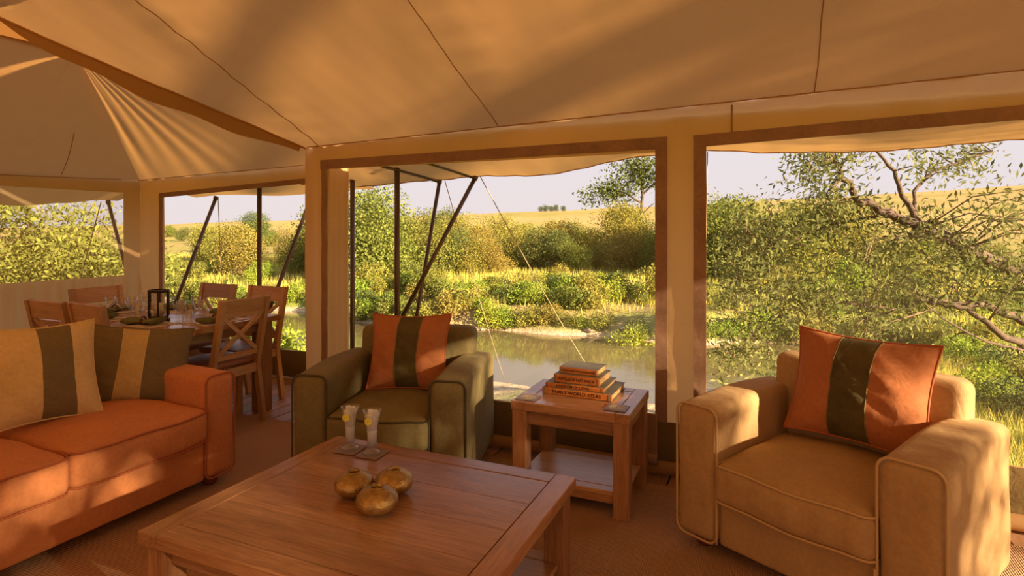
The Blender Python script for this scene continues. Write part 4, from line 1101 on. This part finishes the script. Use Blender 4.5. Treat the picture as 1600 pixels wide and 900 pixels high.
# more thicket to the right of the canvas post and scattered scrub to the left
for k in range(16):
    px = random.uniform(1085, 1330); d = random.uniform(30, 46); uu, vv = at(px, d)
    shrub('tall', uu, vv, random.uniform(.85, 1.25), random.choice(['leaf_green', 'leaf_gold', 'leaf_dark']), 'tall thicket tree', 'thicket right of the canvas post', 'bushy_tree', 'tree')
for k in range(12):
    px = random.uniform(1300, 1680); d = random.uniform(26, 60); uu, vv = at(px, d)
    shrub('mid', uu, vv, random.uniform(.7, 1.1), random.choice(['leaf_green', 'leaf_fresh', 'leaf_gold']), 'bush on the plain', 'bushes behind the khaki armchair')
for k in range(14):
    px = random.choice([random.uniform(325, 400), random.uniform(380, 500), random.uniform(340, 480)]); d = random.uniform(38, 62); uu, vv = at(px, d)
    shrub('tall', uu, vv, random.uniform(.5, .85), random.choice(['leaf_green', 'leaf_gold', 'leaf_dark']), 'tree on the far slope', 'trees on the slope behind the dining table', 'bushy_tree', 'tree')
for k in range(26):
    px = random.uniform(240, 500); d = random.uniform(70, 170); uu, vv = at(px, d)
    shrub('mid', uu, vv, random.uniform(.8, 1.6), random.choice(['leaf_green', 'leaf_dark']), 'scrub on the golden hillside', 'scrub on the golden hillside')
for px, d, s in ((398, 95, 1.3), (560, 34, 1.35), (590, 37, 1.3), (540, 39, 1.4), (1120, 38, 1.25), (1150, 44, 1.3)):
    uu, vv = at(px, d)
    lb = {398: 'lone round tree on the hillside beside the upright pole', 560: 'tall tree left of the upright pole in the river opening', 590: 'tall tree right of the poles in the river opening', 540: 'tall tree close to the light canvas edge', 1120: 'tallest tree right of the canvas post', 1150: 'second tall tree right of the canvas post'}[px]
    shrub('tall', uu, vv, s, 'leaf_green' if px != 398 else 'leaf_dark', lb, None, 'tall_tree', 'tree')
for k, px in enumerate((845, 853, 861, 869, 880)):
    uu, vv = at(px, 430); shrub('tall', uu, vv, 1.0 + .2 * (k % 2), 'leaf_dark', 'tiny tree of the horizon clump', 'tree clump on the horizon', 'distant_tree', 'tree')
# near bank, close to the tent
for k in range(13):
    px = random.uniform(215, 335); d = random.uniform(8.6, 13); uu, vv = at(px, d)
    shrub('low', uu, vv, random.uniform(.7, 1.2), random.choice(['leaf_fresh', 'leaf_green', 'leaf_gold']), 'bush close outside the dining opening', 'bushes outside the dining opening')
for px, d, s, lm in ((428, 9.2, .9, 'leaf_fresh'), (450, 9.6, .8, 'leaf_fresh'), (400, 10.5, 1.0, 'leaf_green')):
    uu, vv = at(px, d); shrub('low', uu, vv, s, lm, 'bush on the near bank beside the dining strut', 'bushes beside the right strut')
for k in range(34):
    px = random.uniform(1230, 1750); d = random.uniform(9, 19); uu, vv = at(px, d)
    shrub('low', uu, vv, random.uniform(.5, .9), random.choice(['leaf_green', 'leaf_fresh', 'leaf_dark']), 'low bush on the near bank', 'near bushes behind the khaki armchair')
for k in range(7):
    uu, vv = -17 + random.uniform(-2, 2), -9 + k * 2.0 + random.uniform(-.6, .6)
    tag(shrub('tall', uu, vv, random.uniform(.6, .85), 'leaf_green', 'x', None, 'bushy_tree', 'tree'), 'bushy tree on the level ground left of the tent', 'tree', 'trees left of the tent')
# stones and sandy litter on the shore
ico = NB(); bmesh.ops.create_icosphere(ico, subdivisions=2, radius=1.0)
for v in ico.verts: v.co *= 1 + .18 * math.sin(v.co.x * 5 + v.co.y * 3) * math.cos(v.co.z * 4)
st_me = bpy.data.meshes.new('shore_stone'); ico.to_mesh(st_me); ico.free(); st_me.materials.append(M['stone'])
for k in range(9):
    px = random.uniform(560, 1000); uu, vv = at(px, 24); vv = float(vfar(uu)) + random.uniform(-.3, .5)
    o = link_mesh('shore_stone', st_me); s = random.uniform(.1, .28); o.scale = (s * 1.5, s, s * .5); o.location = (uu, vv, th_(uu, vv)); o.rotation_euler = (0, 0, random.uniform(0, 6))
    tag(o, "small pale stone lying at the far water's edge", 'stone', 'shore stones')
# grass: uncountable blades
def grass(name, pts, h, w, per, label):
    P = np.repeat(np.asarray(pts), per, 0); n = len(P)
    P = P + np.stack([rng.normal(0, .22, n), rng.normal(0, .22, n), np.zeros(n)], 1)
    a = rng.uniform(0, 2 * PI, n); hh = h * rng.uniform(.5, 1.3, n); ln = rng.uniform(.1, .5, n) * hh
    side = np.stack([np.cos(a), np.sin(a), np.zeros(n)], 1) * w; tip = np.stack([-np.sin(a) * ln, np.cos(a) * ln, hh], 1)
    V = np.stack([P - side, P + side, P + side * .55 + tip * .6, P + tip], 1).reshape(-1, 3)
    o = link_mesh(name, fast_mesh(name, V, np.arange(n * 4).reshape(-1, 4)), M['grass']); tag(o, label, 'grass', None, 'stuff')
pts = []
while len(pts) < 5200:
    uu = random.uniform(-60, 16); vv = random.uniform(22, 46)
    if vv < float(vfar(uu)) + .6: continue
    pts.append((uu, vv, th_(uu, vv) - .03))
grass('bank_grass', pts, .42, .018, 9, 'golden green grass on the far bank')
pts = []
while len(pts) < 3000:
    px = random.uniform(200, 1750); d = random.uniform(6.8, 15); uu, vv = at(px, d); z = th_(uu, vv)
    if vv < 5.2 or z < -2.25 or (480 < px < 1080): continue
    pts.append((uu, vv, z - .02))
grass('near_grass', pts, .24, .006, 12, 'tufts of grass on the near bank below the tent')

# ------------------------------------------------------------------ individual trees near the tent
def branch_tree(name, label, limbs, clusters, lsize, lw, per, leafm, spread, droop=0.0, lift=0.0):
    t = empty(name, tuple(limbs[0][0][0])); base = Vector(limbs[0][0][0]); tag(t, label, 'tree')
    allp = []; J = Join()
    for pts, r0, r1 in limbs:
        P = [Vector(p) for p in pts]
        # smooth the limb
        Q = []
        for a, b in zip(P[:-1], P[1:]):
            for k in range(4): Q.append(a.lerp(b, k / 4) + Vector((random.uniform(-1, 1), random.uniform(-1, 1), random.uniform(-1, 1))) * r0 * .35)
        Q.append(P[-1]); m = len(Q); rr = [r0 + (r1 - r0) * i / (m - 1) for i in range(m)]
        V, F = tube([q_ - base for q_ in Q], r0, 7, taper=rr); pyobj('limb', V, F, M['bark'], t, True)
        allp += Q
    L = []
    for c in clusters:
        c = Vector(c); q_ = min(allp, key=lambda p: (p - c).length)
        mid = q_.lerp(c, .5) + Vector((0, 0, .12 * (c - q_).length))
        J.add(tube([q_ - base, mid - base, c - base], .008, 4, taper=[.012, .007, .003]))
        for _ in range(per):
            k = random.uniform(.35, 1.12); p = (q_.lerp(mid, k * 2) if k < .5 else mid.lerp(c, k * 2 - 1)) - base
            if (c - q_).length > 2.2 and k < .7: p = c - base
            L.append((p.x + random.gauss(0, spread), p.y + random.gauss(0, spread), p.z + random.gauss(0, spread * .75)))
    J.build('twigs', M['twig'], t)
    f = link_mesh('leaves', leaves_mesh('leaves', np.array(L), lsize, lw, (0, 0, droop)), M[leafm], t)
    tag(f, kind='stuff'); return t
D = 7.6
gx_, gy_ = at(1760, 8.6); gz_ = th_(gx_, gy_)
limbs = [([(gx_, gy_, gz_ - .2), at3(1745, 560, 8.4), at3(1700, 470, 8.2), at3(1600, 432, 7.9), at3(1480, 372, D), at3(1436, 350, D), at3(1392, 334, D), at3(1344, 314, D), at3(1320, 276, D - .1), at3(1280, 225, D - .2)], .12, .026),
         ([at3(1436, 350, D), at3(1412, 308, D), at3(1396, 268, D - .1), at3(1366, 232, D - .1)], .042, .016),
         ([at3(1430, 345, D), at3(1428, 300, D + .1), at3(1456, 268, D + .2), at3(1500, 252, D + .2), at3(1552, 238, D + .2)], .028, .010),
         ([at3(1450, 355, D), at3(1392, 376, D - .2), at3(1370, 370, D - .2)], .024, .008),
         ([at3(1735, 600, 8.3), at3(1640, 556, 7.4), at3(1600, 540, 7.2), at3(1560, 518, 7.1), at3(1520, 488, 7.1), at3(1480, 472, 7.2), at3(1440, 460, 7.2)], .065, .016),
         ([at3(1720, 540, 8.0), at3(1600, 500, 7.7), at3(1540, 477, 7.7), at3(1488, 474, 7.7), at3(1440, 472, 7.8), at3(1400, 484, 7.9), at3(1350, 498, 8.0)], .065, .016),
         ([at3(1640, 556, 7.4), at3(1540, 534, 7.0), at3(1480, 502, 6.9), at3(1456, 484, 6.9)], .018, .007),
         ([at3(1392, 334, D), at3(1300, 350, D + .3), at3(1210, 390, D + .4), at3(1150, 440, D + .3)], .02, .006),
         ([at3(1400, 484, 7.9), at3(1300, 470, 8.0), at3(1200, 500, 8.0), at3(1150, 545, 8.0)], .02, .006)]
cl = []
def scatter(n_, x0, x1, y0, y1, d0=6.8, d1=8.8):
    for _ in range(n_): cl.append(at3(random.uniform(x0, x1), random.uniform(y0, y1), random.uniform(d0, d1)))
scatter(10, 1190, 1300, 245, 320); scatter(11, 1300, 1560, 232, 275); scatter(45, 1120, 1330, 320, 470); scatter(52, 1330, 1640, 390, 470); scatter(26, 1110, 1300, 440, 600)
scatter(14, 1300, 1620, 470, 590); scatter(14, 1250, 1420, 290, 360); scatter(10, 1585, 1660, 270, 400, 6.2, 7.2); scatter(8, 1400, 1500, 330, 385)
branch_tree('riverside_tree', 'slender-leaved tree with dark bare limbs reaching in from the right', limbs, cl, .088, .026, 82, 'leaf_willow', .16, -.3)
# yellow-green tree outside the mesh window
bx_, by_ = at(35, 13.0); bz_ = th_(bx_, by_)
limbs = [([(bx_, by_, bz_ - .2), (bx_ + .2, by_, bz_ + 1.3), (bx_, by_ + .3, bz_ + 2.6), (bx_ - .3, by_, bz_ + 4.2)], .12, .03),
         ([(bx_ + .2, by_, bz_ + 1.2), (bx_ + .9, by_ + .8, bz_ + 2.2), (bx_ + 1.0, by_ + 1.6, bz_ + 3.0)], .05, .015),
         ([(bx_ + .1, by_, bz_ + 1.0), (bx_ - .6, by_ - 1.0, bz_ + 1.8), (bx_ - 1.0, by_ - 1.6, bz_ + 2.4)], .05, .015)]
cl = []
scatter(85, -140, 110, 322, 470, 11.2, 14.2); scatter(30, 90, 240, 385, 470, 11.5, 14.2); scatter(9, 100, 140, 318, 400, 12, 14)
branch_tree('leafy_tree', 'yellow-green leafy tree filling the mesh window of the left wall', limbs, cl, .125, .048, 105, 'leaf_yellow', .26, -.3)
# flat-topped tree on the skyline beside the canvas post
ax_, ay_ = at(1000, 72); az_ = th_(ax_, ay_)
limbs = [([(ax_, ay_, az_ - .3), at3(1002, 330, 72), at3(1004, 300, 72), at3(1000, 270, 72)], .28, .10), ([at3(1003, 318, 72), at3(975, 300, 72), at3(955, 296, 72)], .14, .05), ([at3(1003, 305, 72), at3(1025, 285, 72), at3(1050, 270, 71)], .16, .05), ([at3(1003, 335, 72), at3(1016, 322, 72), at3(1022, 318, 72)], .12, .06)]
cl = []
scatter(16, 955, 1010, 252, 292, 70, 74); scatter(24, 985, 1065, 243, 285, 70, 74); scatter(9, 915, 955, 296, 314, 71, 73); scatter(8, 950, 985, 292, 316, 71, 73)
branch_tree('flat_topped_tree', 'flat-topped tree on the skyline just left of the canvas post', limbs, cl, .42, .22, 60, 'leaf_dark', .9)
# tree to the right of the tent: it filters the low sun
sx_, sy_ = 8.6, -.1; sz_ = th_(sx_, sy_)
limbs = [([(sx_, -.4, sz_ - .2), (sx_, -.5, 1.6), (sx_ + .2, -.3, 3.2), (sx_ + .1, .1, 4.6), (sx_, .9, 5.25), (sx_ - .1, 2.3, 5.45)], .17, .14),
         ([(sx_ + .2, -.3, 3.2), (sx_ + .3, -.9, 4.3), (sx_ + .2, -1.0, 4.9), (sx_, .4, 4.95), (sx_ - .2, 2.4, 4.8)], .10, .05),
         ([(sx_, -.5, 2.0), (sx_ + .4, -1.6, 3.2), (sx_ + .5, -2.8, 4.2)], .08, .03),
         ([(sx_ + .1, .1, 4.6), (sx_ + .2, 1.0, 4.5), (sx_, 2.6, 4.35)], .06, .03),
         ([(sx_ + .1, -.9, 4.4), (sx_ + .2, -1.7, 5.6), (sx_ + .1, -.2, 5.95), (sx_, 1.8, 6.05)], .15, .13)]
cl = []
for _ in range(200):
    cl.append(Vector((sx_ + random.gauss(0, .8), -.9 + random.gauss(0, 1.25), 3.0 + random.gauss(0, .62))))
for _ in range(70): cl.append(Vector((sx_ + random.gauss(0, .6), .4 + random.gauss(0, .9), 4.45 + random.gauss(0, .22))))
branch_tree('shade_tree', 'leafy tree standing to the right of the tent', limbs, cl, .16, .075, 42, 'leaf_green', .26)
